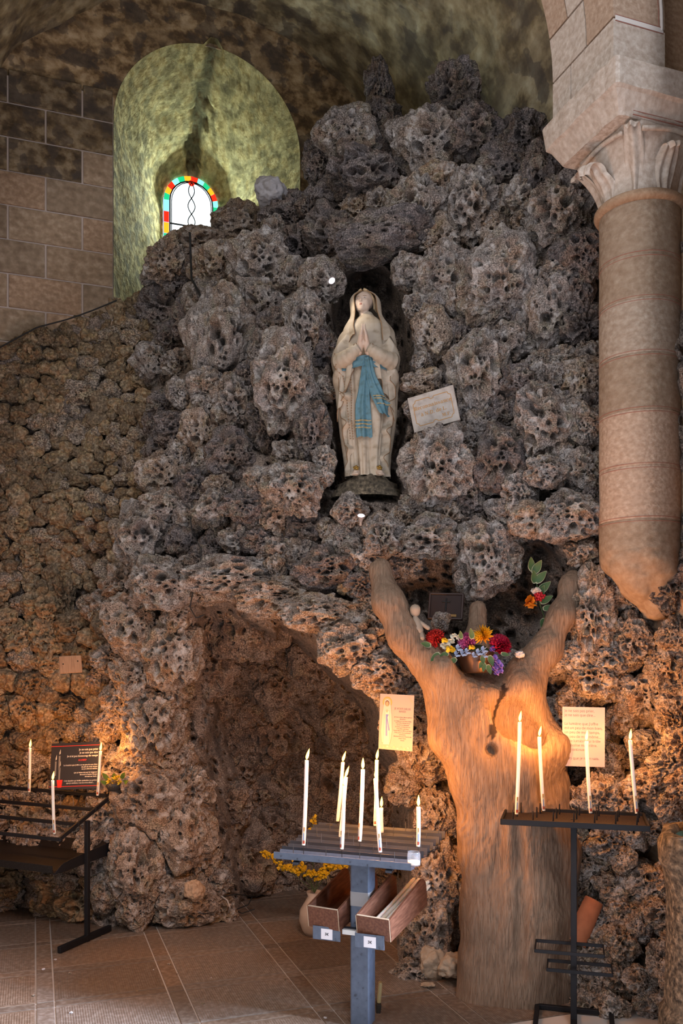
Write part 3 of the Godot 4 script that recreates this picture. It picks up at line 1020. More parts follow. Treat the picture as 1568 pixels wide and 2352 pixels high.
# measured points of the rock face: [px, py, distance]
var FACE := [[-60, 2120, 5.8], [0, 2100, 5.8], [120, 2120, 5.7], [0, 1700, 5.95], [150, 1550, 5.9], [0, 1300, 5.95], [0, 1000, 5.98], [-60, 820, 6.0], [0, 810, 6.02], [200, 1000, 6.06], [270, 700, 6.36], [200, 1300, 5.98], [330, 800, 6.2], [330, 680, 6.4],
	[250, 2150, 5.36], [385, 2140, 5.45], [520, 2110, 5.7], [350, 1800, 5.55], [330, 1550, 5.5], [300, 1250, 5.55], [420, 1250, 5.35], [430, 1700, 5.6],
	[400, 600, 6.25], [560, 480, 6.35], [350, 560, 6.35], [480, 720, 5.8], [500, 900, 5.45], [600, 1000, 5.25], [620, 640, 5.7], [600, 1200, 5.1], [680, 480, 6.0], [640, 440, 6.3],
	[600, 1360, 5.05], [750, 1400, 4.88], [900, 1500, 4.74], [1000, 1600, 4.66], [480, 1350, 5.2],
	[720, 700, 5.35], [720, 900, 5.15], [700, 1100, 5.0], [950, 700, 5.2], [1000, 950, 4.98], [1000, 1150, 4.85], [840, 1210, 4.85],
	[870, 160, 5.9], [1040, 160, 5.7], [770, 280, 5.8], [900, 350, 5.75], [1100, 400, 5.4], [1000, 550, 5.4], [1200, 280, 5.3], [1330, 600, 4.78], [1200, 700, 5.05], [1300, 400, 4.95], [1250, 900, 4.85], [1350, 1000, 4.65], [1300, 1150, 4.62], [1390, 1300, 4.52], [860, 600, 5.5],
	[1100, 1300, 4.85], [1420, 1500, 4.45], [1350, 1700, 4.62], [1450, 1900, 4.35], [1400, 2200, 4.32], [1480, 2350, 4.15], [1330, 2100, 4.5], [1568, 1800, 4.15], [1600, 2300, 4.0],
	[970, 1800, 4.85], [1000, 2050, 4.72], [1000, 2250, 4.6], [1050, 1850, 4.65], [930, 2200, 4.75]]
var CAVE := PackedVector2Array([Vector2(455, 1385), Vector2(560, 1400), Vector2(690, 1452), Vector2(770, 1535), Vector2(865, 1600), Vector2(885, 1720), Vector2(955, 1800), Vector2(930, 1890), Vector2(950, 2000), Vector2(905, 2200), Vector2(905, 2420), Vector2(560, 2420), Vector2(535, 2100), Vector2(500, 1900), Vector2(455, 1700), Vector2(440, 1500)])
var NICHE := PackedVector2Array([Vector2(765, 690), Vector2(790, 635), Vector2(850, 605), Vector2(905, 640), Vector2(935, 720), Vector2(940, 880), Vector2(925, 1010), Vector2(905, 1080), Vector2(930, 1145), Vector2(745, 1145), Vector2(775, 1060), Vector2(765, 900)])
var HOLLOW := PackedVector2Array([Vector2(900, 1340), Vector2(1000, 1330), Vector2(1180, 1330), Vector2(1215, 1240), Vector2(1260, 1230), Vector2(1310, 1300), Vector2(1305, 1370), Vector2(1240, 1480), Vector2(1140, 1530), Vector2(1000, 1500), Vector2(920, 1430)])
var face_grid := PackedFloat32Array()

func inside(poly: PackedVector2Array, p: Vector2) -> float:   # signed distance in pixels, positive inside
	var best := 1e9
	for k in poly.size():
		var q := Geometry2D.get_closest_point_to_segment(p, poly[k], poly[(k + 1) % poly.size()])
		best = minf(best, q.distance_to(p))
	return best if Geometry2D.is_point_in_polygon(p, poly) else -best

func face_depth(px: float, py: float) -> float:
	if face_grid.is_empty():
		face_grid.resize(48 * 60)
		for j in 60:
			for k in 48:
				var x := -140.0 + 40.0 * k
				var y := 80.0 + 40.0 * j
				var sw := 0.0
				var sd := 0.0
				for f in FACE:
					var dd: float = (f[0] - x) * (f[0] - x) + (f[1] - y) * (f[1] - y) + 900.0
					var w := 1.0 / (dd * dd)
					sw += w
					sd += w * f[2]
				face_grid[j * 48 + k] = sd / sw
	var gx := clampf((px + 140.0) / 40.0, 0, 46.99)
	var gy := clampf((py - 80.0) / 40.0, 0, 58.99)
	var ix := int(gx)
	var iy := int(gy)
	var fx := gx - ix
	var fy := gy - iy
	return lerpf(lerpf(face_grid[iy * 48 + ix], face_grid[iy * 48 + ix + 1], fx), lerpf(face_grid[iy * 48 + 48 + ix], face_grid[iy * 48 + 49 + ix], fx), fy)

# silhouette of the rockwork against walls and vault (top edge), left to right
var TOP := [[-80, 830], [0, 800], [90, 752], [180, 728], [272, 692], [330, 676], [348, 620], [345, 585], [380, 552], [430, 545], [480, 520], [520, 470], [580, 462], [640, 450], [700, 428], [722, 340], [765, 275], [850, 290], [880, 250], [930, 290], [990, 270], [1000, 240], [1090, 250], [1130, 290], [1170, 330], [1260, 340], [1300, 400], [1370, 480], [1400, 520], [1700, 560]]

func top_edge(px: float) -> float:
	for k in TOP.size() - 1:
		if px <= TOP[k + 1][0]:
			return lerpf(TOP[k][1], TOP[k + 1][1], clampf((px - TOP[k][0]) / (TOP[k + 1][0] - TOP[k][0]), 0, 1))
	return TOP[-1][1]

func build_rockwork() -> void:
	# rocky core behind the single rocks: a porous relief, hollowed by cave, niche and the recess behind the flowers
	var step := 5.0
	var nx := int(1700.0 / step)
	var ny := int(2000.0 / step)
	var b := MB.new()
	var big := noise(301, 2.2, FastNoiseLite.TYPE_SIMPLEX_SMOOTH, 3)
	var fine := noise(302, 14.0, FastNoiseLite.TYPE_SIMPLEX_SMOOTH, 3)
	var lump := cells(303, 5.0)
	var c1 := cells(304, 13.0)
	var v1 := cells(304, 13.0, true)
	var c2 := cells(305, 28.0)
	var v2 := cells(305, 28.0, true)
	var tint := noise(306, 3.0, FastNoiseLite.TYPE_SIMPLEX_SMOOTH, 4)
	var coarse := {}
	for j in range(0, ny + 9, 8):
		for k in range(0, nx + 9, 8):
			var p := Vector2(-80 + k * step, 440 + j * step)
			var cv := inside(CAVE, p)
			var nc := inside(NICHE, p)
			var hl := inside(HOLLOW, p)
			coarse[j * 1000 + k] = Vector3(cv, nc, hl)
	var ids := PackedInt32Array()
	ids.resize((nx + 1) * (ny + 1))
	ids.fill(-1)
	for j in ny + 1:
		var y0 := 440.0 + j * step
		var jc := j - j % 8
		var fj := (j % 8) / 8.0
		for k in nx + 1:
			var x0 := -80.0 + k * step
			if y0 < top_edge(x0) + 12.0:
				continue
			var kc := k - k % 8
			var fk := (k % 8) / 8.0
			var s: Vector3 = (coarse[jc * 1000 + kc] as Vector3).lerp(coarse[jc * 1000 + kc + 8], fk).lerp((coarse[(jc + 8) * 1000 + kc] as Vector3).lerp(coarse[(jc + 8) * 1000 + kc + 8], fk), fj)
			var d := face_depth(x0, y0) + 0.10 + 0.05 * smoothstep(360.0, 280.0, x0)
			if s.x > -30.0:
				var bk := 6.35 - 0.35 * smoothstep(700.0, 960.0, x0) - 0.25 * smoothstep(1750.0, 1420.0, y0)
				d = lerpf(d, bk, smoothstep(-20.0, 90.0 if x0 < 640.0 else 40.0, s.x))
			if s.y > -20.0:
				d = lerpf(d, d + 0.50, smoothstep(-12.0, 22.0, s.y))
			if s.z > -20.0:
				d = lerpf(d, d + 0.26, smoothstep(-12.0, 30.0, s.z))
			# stay in front of walls
			var tt := (x0 - 784.0) / FOC
			d = minf(d, 2.97 / (CA * tt + SA) if CA * tt + SA > 0.05 else 99.0)
			d = minf(d, 6.58 / (CA - SA * tt))
			var p := P(x0, y0, d)
			var w := p + 0.008 * Vector3(fine.get_noise_3dv(p * 0.5), fine.get_noise_3dv(p * 0.5 + Vector3(9, 0, 0)), fine.get_noise_3dv(p * 0.5 + Vector3(0, 9, 0)))
			var dd := -0.12 * big.get_noise_3dv(p) - 0.020 * fine.get_noise_3dv(p) + 0.16 * (lump.get_noise_3dv(w) + 0.55)
			var rr := 0.34 + 0.16 * v1.get_noise_3dv(w)
			var q := c1.get_noise_3dv(w) + 1.0
			if q < rr:
				dd += 0.085 * smoothstep(0.0, 0.30, 1.0 - q / rr)
			rr = 0.33 + 0.16 * v2.get_noise_3dv(w)
			q = c2.get_noise_3dv(w) + 1.0
			if q < rr:
				dd += 0.035 * smoothstep(0.0, 0.35, 1.0 - q / rr)
			var g := 1.0 + 0.5 * tint.get_noise_3dv(p)
			ids[j * (nx + 1) + k] = b.add(p * 1.0 + (p - Vector3(0, EYE, 0)).normalized() * dd, Vector3.ZERO, Vector2.ZERO, Color(g, g, g))
	for j in ny:
		for k in nx:
			var q0 := ids[j * (nx + 1) + k]
			var q1 := ids[j * (nx + 1) + k + 1]
			var q2 := ids[(j + 1) * (nx + 1) + k + 1]
			var q3 := ids[(j + 1) * (nx + 1) + k]
			if q2 < 0 or q3 < 0:
				continue
			if q0 >= 0 and q1 >= 0:
				b.quad(q0, q1, q2, q3)
			elif q0 >= 0:
				b.tri(q0, q2, q3)
			elif q1 >= 0:
				b.tri(q1, q2, q3)
	b.smooth()
	var grotto := thing("grotto_rockwork", "artificial grotto of dark porous rocks with niche and low cave", "rock grotto")
	obj("rock_core", b.mesh(), M.core, grotto)
	# rock shapes
	var large: Array = []
	for k in 6:
		large.append(make_rock(6, 400 + k * 11, 1.0, 0.5 + 0.25 * (k % 3)))
	var medium: Array = []
	for k in 6:
		medium.append(make_rock(5, 500 + k * 11, 0.95, 0.6))
	var small: Array = []
	for k in 8:
		small.append(make_rock(4, 600 + k * 11, 0.0 if k % 2 else 0.35, 1.0))
	M.small_rocks = small
	M.medium_rocks = medium
	var put: Array = []
	# rocks set one by one where the photograph shows them: [px, py, radius px, squash x, squash y, extra depth, kind]
	var own := [[872, 205, 52, 0.62, 1.35, 0.0, 1], [880, 268, 50, 0.85, 0.9, 0.02, 1], [915, 320, 48, 1.0, 0.9, 0.04, 1], [925, 395, 46, 1.0, 0.9, 0.02, 1], [1055, 265, 52, 1.0, 0.9, 0.02, 1], [1040, 215, 62, 0.85, 1.25, 0.0, 1], [800, 305, 62, 1.0, 0.9, -0.05, 0], [990, 330, 78, 1.05, 0.95, -0.05, 0], [1100, 300, 62, 1.0, 0.95, 0.0, 1], [1205, 305, 55, 0.9, 1.0, 0.05, 1], [1160, 390, 60, 1, 1, 0.0, 1], [840, 405, 78, 1.15, 0.8, -0.08, 1], [735, 370, 50, 0.8, 1.1, 0.0, 1], [1080, 470, 72, 0.85, 1.15, -0.10, 0], [960, 480, 65, 1, 1, -0.05, 0], [1290, 490, 85, 0.95, 1.15, -0.02, 0], [1240, 400, 55, 0.8, 1.1, 0.02, 1], [1335, 580, 60, 0.9, 1, 0, 1], [880, 545, 75, 1.5, 0.7, -0.20, 1], [760, 540, 60, 1, 0.9, -0.08, 1],
		[385, 600, 55, 0.95, 0.95, -0.08, 2], [450, 555, 50, 1.1, 0.8, 0.0, 2], [560, 520, 58, 1.2, 0.9, 0, 2], [660, 490, 52, 1, 0.9, 0.05, 1], [500, 610, 60, 1, 0.9, -0.08, 2], [600, 600, 66, 1, 1, -0.08, 0], [690, 560, 55, 0.9, 1, -0.05, 1],
		[520, 790, 92, 0.85, 1.25, -0.15, 0], [700, 740, 60, 0.8, 1.25, -0.12, 0], [655, 880, 85, 0.9, 1.2, -0.12, 0], [720, 1000, 55, 0.75, 1.25, -0.12, 1], [678, 1120, 66, 0.95, 1, -0.15, 0], [990, 770, 52, 0.8, 1.3, -0.08, 2], [1006, 1078, 84, 0.95, 1.0, -0.12, 0], [1090, 850, 80, 0.9, 1.2, -0.1, 0], [1150, 650, 85, 1.0, 1.1, -0.1, 0], [1020, 640, 65, 0.9, 1.0, -0.1, 0], [1260, 720, 80, 0.9, 1.15, -0.1, 0], [1250, 970, 85, 0.95, 1.15, -0.12, 0], [1310, 1190, 75, 1.0, 0.85, -0.10, 0], [1340, 880, 55, 0.8, 1.1, -0.05, 2], [1150, 1050, 75, 0.9, 1.15, -0.08, 1], [1120, 1290, 85, 0.9, 1.1, -0.12, 0], [980, 1240, 70, 1.2, 0.7, -0.12, 0], [880, 1230, 55, 0.8, 1.0, -0.12, 0],
		[545, 1330, 85, 1.4, 0.55, -0.1, 0], [650, 1370, 75, 1.35, 0.6, -0.1, 2], [740, 1410, 65, 1.3, 0.75, -0.1, 2], [810, 1490, 68, 1.15, 0.9, -0.08, 2], [885, 1550, 60, 1.1, 0.9, -0.06, 2], [760, 1310, 70, 1.1, 0.8, -0.05, 1],
		[330, 1230, 80, 0.95, 1.0, -0.15, 0], [380, 1340, 75, 1.1, 0.8, -0.15, 0], [312, 1440, 72, 0.9, 1.0, -0.15, 2], [400, 1500, 80, 0.9, 1.1, -0.12, 2], [358, 1650, 80, 0.95, 1.1, -0.1, 2], [340, 1820, 78, 1.0, 1.1, -0.10, 2], [420, 1900, 75, 0.9, 1.2, -0.08, 2], [310, 2000, 75, 0.85, 1.2, -0.08, 2], [430, 2070, 65, 1.1, 0.9, -0.05, 2],
		[1000, 1870, 55, 0.8, 1.2, 0, 2], [1010, 2000, 70, 0.8, 1.3, 0.0, 2], [990, 2140, 75, 0.85, 1.2, 0.0, 2], [960, 2230, 55, 1.1, 0.7, 0.0, 2], [950, 1690, 60, 0.85, 1.3, 0.0, 2], [930, 1800, 45, 0.9, 1.1, 0.03, 2],
		[1350, 1420, 75, 0.8, 1.3, -0.02, 2], [1450, 1480, 55, 0.9, 1.1, 0, 2], [1530, 1580, 0, 1, 1, 0, 2], [1480, 1600, 55, 1, 1, 0, 2], [1360, 1560, 60, 1, 1, 0, 2]]
	for o in own:
		if o[2] > 0:
			put.append(o)
	# fill between them
	var spots: Array = []
	for o in put:
		spots.append(Vector3(o[0], o[1], o[2] * 0.92))
	var count := put.size()
	var tries := 0
	while count < 290 and tries < 60000:
		tries += 1
		var x := rng.randf_range(230, 1570)
		var y := rng.randf_range(420, 2330)
		var p := Vector2(x, y)
		if y < top_edge(x) + 45.0 or (x > 1375 and y < 1330):
			continue
		if x < 345 and y < 1400 - (x - 230) * 2.2:
			continue
		if x < 250 and y < 1500:
			continue
		var r := rng.randf_range(34, 66)
		if tries > 9000:
			r = rng.randf_range(24, 42)
		if x > 1290 and y > 1500:
			r = rng.randf_range(30, 52)
		if y > 2100 and x < 900:
			continue
		var ok := true
		for s in spots:
			var lim: float = 0.66 * (s.z + r)
			if absf(s.x - x) < lim and Vector2(s.x - x, s.y - y).length() < lim:
				ok = false
				break
		if not ok:
			continue
		if inside(CAVE, p) > -r * 0.8 or inside(NICHE, p) > -r * 0.75 or inside(HOLLOW, p) > -r * 0.85:
			continue
		if x > 1010 and x < 1290 and y > 1540:
			continue
		spots.append(Vector3(x, y, r))
		var kind := 0
		var n := rng.randf()
		if y > 1350:
			kind = 2 if n < 0.75 else 0
		else:
			kind = 0 if n < 0.45 else (1 if n < 0.82 else 2)
		put.append([x, y, r, rng.randf_range(0.85, 1.15), rng.randf_range(0.85, 1.15), rng.randf_range(-0.05, 0.04), kind])
		count += 1
	for o in put:
		place_rock(grotto, large if o[2] > 48 else medium, o, M.rock[o[6]])
	# rocks lining the cave
	var ck: Array = []
	tries = 0
	while ck.size() < 46 and tries < 4000:
		tries += 1
		var p := Vector2(rng.randf_range(440, 960), rng.randf_range(1390, 2060))
		var r := rng.randf_range(45, 85)
		var e := inside(CAVE, p)
		if e < 26.0:
			continue
		var ok := true
		for s in ck:
			if Vector2(s.x, s.y).distance_to(p) < 0.62 * (s.z + r):
				ok = false
		if ok:
			ck.append(Vector3(p.x, p.y, r))
	for s in ck:
		var e := inside(CAVE, Vector2(s.x, s.y))
		var bk := 6.35 - 0.35 * smoothstep(700.0, 960.0, s.x) - 0.25 * smoothstep(1750.0, 1420.0, s.y)
		var fd := lerpf(face_depth(s.x, s.y) + 0.1, bk, smoothstep(-20.0, 90.0 if s.x < 640.0 else 40.0, e))
		place_rock(grotto, large, [s.x, s.y, s.z, 1.0, 1.0, fd - face_depth(s.x, s.y) + 0.06, 0], M.core, "cave_rock")
	print("rocks ", put.size(), " ", ck.size())
	# rubble wall on the left: many small stones set in mortar
	var rub := thing("rubble_wall", "low wall of small brown rubble stones left of the grotto", "stone wall")
	var rs: Array = []
	tries = 0
	while rs.size() < 298 and tries < 60000:
		tries += 1
		var y := rng.randf_range(690, 1900)
		var x := rng.randf_range(-30, 340)
		if x > 340 - maxf(0, (y - 900) * 0.12) or y < top_edge(x) + 12:
			continue
		if y > 1480 and x > 250:
			continue
		var r := rng.randf_range(13, 30) if y < 1350 else rng.randf_range(24, 46)
		var ok := true
		for s in rs:
			var lim: float = 0.74 * (s.z + r)
			if absf(s.x - x) < lim and Vector2(s.x - x, s.y - y).length() < lim:
				ok = false
				break
		if ok:
			rs.append(Vector3(x, y, r))
	for s in rs:
		place_rock(rub, small if s.z < 28 else medium, [s.x, s.y, s.z * 1.02, rng.randf_range(0.85, 1.25), rng.randf_range(0.8, 1.15), 0.08, 0], M.rubble[[0, 0, 1, 1, 2][rng.randi() % 5]], "rubble_stone")
	print("rubble ", rs.size())
	# broken stones along the foot of the left wall
	for k in 26:
		var x := rng.randf_range(-30, 250)
		var y := rng.randf_range(1900, 2095)
		place_rock(rub, medium, [x, y, rng.randf_range(34, 58), rng.randf_range(0.9, 1.4), rng.randf_range(0.7, 1.0), 0.05, 0], M.rock[2] if k % 3 else M.rubble[0], "rubble_stone")

func place_rock(parent: Node3D, meshes: Array, o: Array, m: Material, called := "rock") -> void:
	var d: float = face_depth(o[0], o[1]) + o[5]
	var R: float = o[2] * d / FOC
	var tt: float = (o[0] - 784.0) / FOC
	# the wall behind sets the farthest the centre may lie
	if CA * tt + SA > 0.05:
		d = minf(d, (3.0 - R * 0.3) / (CA * tt + SA))
	d = minf(d, (6.62 - R * 0.3) / (CA - SA * tt))
	R *= 1.16
	var pos := P(o[0], o[1], d + R * 0.30)
	var turn := Basis(Vector3(rng.randfn(), rng.randfn(), rng.randfn()).normalized(), rng.randf() * TAU)
	var sc := Basis.from_scale(Vector3(o[3], o[4], 0.85) * R)
	obj(called, meshes[rng.randi() % meshes.size()], m, parent, Transform3D(sc * turn, pos))

# surface nets over tapered capsules joined by a smooth minimum; only blocks near the surface are visited
# bones: [a, b, ra, rb]; cuts: the same, taken away
func nets(bones: Array, k: float, cell: float, cuts: Array = []) -> MB:
	var lo := Vector3.ONE * 1e9
	var hi := -lo
	for b in bones:
		var r := maxf(b[2], b[3]) + cell * 2.0
		lo = lo.min((b[0] as Vector3).min(b[1]) - Vector3.ONE * r)
		hi = hi.max((b[0] as Vector3).max(b[1]) + Vector3.ONE * r)
	var n := Vector3i(((hi - lo) / cell).ceil()) + Vector3i.ONE * 2
	var B := 4
	var nb := Vector3i(n.x / B + 1, n.y / B + 1, n.z / B + 1)
	n = nb * B + Vector3i.ONE
	var sx := 1
	var sy := n.x
	var sz := n.x * n.y
	var val := PackedFloat32Array()
	val.resize(n.x * n.y * n.z)
	val.fill(9.0)
	var reach := cell * B * 0.9 + k * 0.6
	var active: Array = []
	for bz in nb.z:
		for by in nb.y:
			for bx in nb.x:
				var mid := lo + (Vector3(bx, by, bz) + Vector3.ONE * 0.5) * B * cell
				var near: Array = []
				var deep := false
				for b in bones:
					var d := capsule(mid, b)
					if d < reach * 1.3 + k:
						near.append(b)
					if d < -reach * 1.6 and cuts.is_empty():
						deep = true
				if near.is_empty():
					continue
				if deep:
					for z in B + 1:
						for y in B + 1:
							for x in B + 1:
								var id := (bx * B + x) * sx + (by * B + y) * sy + (bz * B + z) * sz
								if val[id] > 8.0:
									val[id] = -0.5
					continue
				active.append(Vector3i(bx, by, bz))
				for z in B + 1:
					for y in B + 1:
						for x in B + 1:
							var id := (bx * B + x) * sx + (by * B + y) * sy + (bz * B + z) * sz
							if val[id] != 9.0:
								continue
							var p := lo + Vector3(bx * B + x, by * B + y, bz * B + z) * cell
							var d := 9.0
							for b in near:
								var e := capsule(p, b)
								var h := clampf(0.5 + 0.5 * (d - e) / k, 0.0, 1.0)
								d = lerpf(d, e, h) - k * h * (1.0 - h)
							for c in cuts:
								var e := -capsule(p, c)
								var kk: float = k * 0.5
								var h := clampf(0.5 - 0.5 * (d - e) / kk, 0.0, 1.0)
								d = lerpf(d, e, h) + kk * h * (1.0 - h)
							val[id] = d
	var m := MB.new()
	var vid := {}
	for bl in active:
		for z in B:
			for y in B:
				for x in B:
					var cx: int = bl.x * B + x
					var cy: int = bl.y * B + y
					var cz: int = bl.z * B + z
					var id := cx * sx + cy * sy + cz * sz
					var g := [val[id], val[id + sx], val[id + sy], val[id + sx + sy], val[id + sz], val[id + sx + sz], val[id + sy + sz], val[id + sx + sy + sz]]
					var neg := 0
					for q in 8:
						if g[q] < 0.0:
							neg += 1
					if neg == 0 or neg == 8:
						continue
					var acc := Vector3.ZERO
					var cnt := 0
					for e in [[0, 1], [2, 3], [4, 5], [6, 7], [0, 2], [1, 3], [4, 6], [5, 7], [0, 4], [1, 5], [2, 6], [3, 7]]:
						var a: float = g[e[0]]
						var b: float = g[e[1]]
						if (a < 0.0) != (b < 0.0):
							var t := a / (a - b)
							var pa := Vector3(e[0] & 1, (e[0] >> 1) & 1, e[0] >> 2)
							var pb := Vector3(e[1] & 1, (e[1] >> 1) & 1, e[1] >> 2)
							acc += pa.lerp(pb, t)
							cnt += 1
					vid[id] = m.add(lo + (Vector3(cx, cy, cz) + acc / cnt) * cell)
	for id in vid:
		for ax in 3:
			var s: int = [sx, sy, sz][ax]
			var u: int = [sy, sz, sx][ax]
			var w: int = [sz, sx, sy][ax]
			var a := val[id]
			var b := val[id + s]
			if (a < 0.0) == (b < 0.0):
				continue
			if not (vid.has(id - u) and vid.has(id - w) and vid.has(id - u - w)):
				continue
			if a < 0.0:
				m.quad(vid[id], vid[id - w], vid[id - u - w], vid[id - u])
			else:
				m.quad(vid[id], vid[id - u], vid[id - u - w], vid[id - w])
	m.smooth()
	return m

func capsule(p: Vector3, b: Array) -> float:
	var a: Vector3 = b[0]
	var ab: Vector3 = b[1] - a
	var l := ab.length_squared()
	var t := clampf((p - a).dot(ab) / l, 0.0, 1.0) if l > 1e-12 else 0.0
	return p.distance_to(a + ab * t) - lerpf(b[2], b[3], t)

func chain(pts: Array) -> Array:   # [[point, radius], ...] to bones
	var out: Array = []
	for k in pts.size() - 1:
		out.append([pts[k][0], pts[k + 1][0], pts[k][1], pts[k + 1][1]])
	return out

func pchain(pts: Array) -> Array:   # [[px, py, d, radius px], ...] to bones
	var out: Array = []
	for q in pts:
		out.append([P(q[0], q[1], q[2]), q[3] * q[2] / FOC])
	return chain(out)

func build_tree() -> void:
	var bones: Array = []
	bones += pchain([[1178, 2330, 4.46, 112], [1188, 2100, 4.46, 114], [1182, 1900, 4.46, 108], [1158, 1770, 4.46, 98], [1108, 1655, 4.48, 96]])
	bones += pchain([[1225, 2250, 4.52, 95], [1240, 1950, 4.52, 84], [1240, 1725, 4.50, 54], [1192, 1580, 4.5, 42]])
	bones += pchain([[1070, 1640, 4.42, 62], [1040, 1575, 4.42, 46], [985, 1522, 4.42, 40], [928, 1462, 4.42, 35], [893, 1385, 4.46, 31], [874, 1312, 4.55, 30]])
	bones += pchain([[1185, 1600, 4.5, 46], [1215, 1540, 4.48, 34], [1255, 1490, 4.48, 30], [1290, 1415, 4.5, 27], [1312, 1345, 4.56, 22], [1314, 1328, 4.6, 18]])
	bones += pchain([[1110, 2240, 4.42, 60], [1098, 2330, 4.36, 42]])
	bones += pchain([[1255, 2260, 4.42, 50], [1275, 2330, 4.38, 40]])
	bones += pchain([[1092, 1470, 4.66, 22], [1096, 1400, 4.72, 18]])
	bones += pchain([[1092, 1470, 4.62, 26], [1100, 1600, 4.55, 40]])
	bones += pchain([[1026, 1545, 4.40, 26], [1018, 1536, 4.30, 22]])
	bones += pchain([[1200, 1594, 4.44, 16], [1201, 1592, 4.38, 13]])
	bones += pchain([[1082, 1912, 4.36, 22], [1074, 1908, 4.33, 18]])
	bones += pchain([[1012, 1570, 4.38, 44], [1038, 1690, 4.36, 46], [1085, 1800, 4.35, 46], [1108, 1960, 4.38, 46], [1104, 2200, 4.40, 44], [1098, 2330, 4.38, 44]])
	bones += pchain([[1090, 1752, 4.36, 48], [1180, 1775, 4.36, 46], [1262, 1718, 4.42, 44]])
	bones += pchain([[1195, 1575, 4.42, 40], [1205, 1640, 4.46, 34]])
	# scooped hollows in the fork and the trunk front
	var cuts: Array = []
	cuts += pchain([[1140, 1605, 4.28, 30], [1174, 1650, 4.32, 42], [1214, 1690, 4.36, 38]])
	cuts += pchain([[1188, 1860, 4.215, 10], [1200, 2050, 4.205, 13], [1192, 2240, 4.21, 10]])
	cuts += pchain([[1150, 1900, 4.225, 7], [1140, 2120, 4.215, 9]])
	cuts += pchain([[1128, 1722, 4.225, 13], [1128, 1722, 4.30, 8]])
	cuts += pchain([[1098, 1488, 4.40, 66], [1098, 1506, 4.34, 62]])
	var m := nets(bones, 0.07, 0.011, cuts)
	# bark: fluted grain that follows the trunk, finer cracks
	var ridge := noise(701, 1.0, FastNoiseLite.TYPE_SIMPLEX_SMOOTH, 3)
	var warp := noise(702, 2.4, FastNoiseLite.TYPE_SIMPLEX_SMOOTH, 2)
	var tint := noise(703, 2.0, FastNoiseLite.TYPE_SIMPLEX_SMOOTH, 4)
	var ba := P(1164, 1580, 4.3)
	var bb := P(1127, 1688, 4.28)
	var burn_a := Vector2(ba.x, ba.y)
	var burn_b := Vector2(bb.x, bb.y)
	for k in m.v.size():
		var p := m.v[k]
		var wv := 0.08 * warp.get_noise_3dv(p)
		var q := Vector3((p.x + wv) * 24.0, p.y * 1.8, (p.z + wv) * 24.0)
		var g := ridge.get_noise_3dv(q)
		var low := smoothstep(0.0, 0.5, p.y)
		m.v[k] = p + m.n[k] * (0.008 * (0.35 - absf(g) * 1.6) * lerpf(0.6, 1.0, low) + 0.016 * warp.get_noise_3dv(p * 1.4))
		var t := 1.0 + 0.3 * tint.get_noise_3dv(p)
		var col := Color(t, t, t)
		# scorched streak left by a candle
		var e := Geometry2D.get_closest_point_to_segment(Vector2(p.x, p.y), burn_a, burn_b)
		if e.distance_to(Vector2(p.x, p.y)) < 0.016 + 0.030 * ridge.get_noise_3dv(q * 1.3) and p.z > -4.42:
			col = Color(0.10, 0.08, 0.075)
		m.c[k] = col
	m.smooth()
	var o := obj("cement_tree", m.mesh(), M.bark)
	tag(o, "tan cement tree trunk with two upward branches in front of the rocks", "tree trunk")
	M.tree = o

# ---- statue: a praying woman in cream robe and veil, blue sash ----
var ST_PROF := [[0.00, 0.098, 0.122, 0.085], [0.06, 0.098, 0.118, 0.088], [0.14, 0.108, 0.122, 0.092], [0.24, 0.124, 0.140, 0.098], [0.36, 0.140, 0.158, 0.104], [0.48, 0.156, 0.168, 0.110], [0.60, 0.174, 0.172, 0.115], [0.69, 0.178, 0.174, 0.118], [0.76, 0.168, 0.170, 0.114], [0.83, 0.146, 0.158, 0.105], [0.88, 0.112, 0.136, 0.092], [0.915, 0.078, 0.098, 0.074], [0.945, 0.045, 0.055, 0.050], [0.97, 0.036, 0.036, 0.038]]

func st_prof(y: float) -> Vector3:
	for k in ST_PROF.size() - 1:
		if y <= ST_PROF[k + 1][0]:
			var t := clampf((y - ST_PROF[k][0]) / (ST_PROF[k + 1][0] - ST_PROF[k][0]), 0, 1)
			return Vector3(lerpf(ST_PROF[k][1], ST_PROF[k + 1][1], t), lerpf(ST_PROF[k][2], ST_PROF[k + 1][2], t), lerpf(ST_PROF[k][3], ST_PROF[k + 1][3], t))
	return Vector3(0.036, 0.036, 0.038)

func st_edge(side: float, y: float) -> float:   # angle from the front at which the mantle begins
	var wave := 0.17 * sin(y * 40.0 + side) + 0.07 * sin(y * 83.0 + side * 2.0)
	return lerpf(0.95, 0.80, y) + wave * smoothstep(0.80, 0.45, y) * (0.55 if y > 0.55 else 1.0)

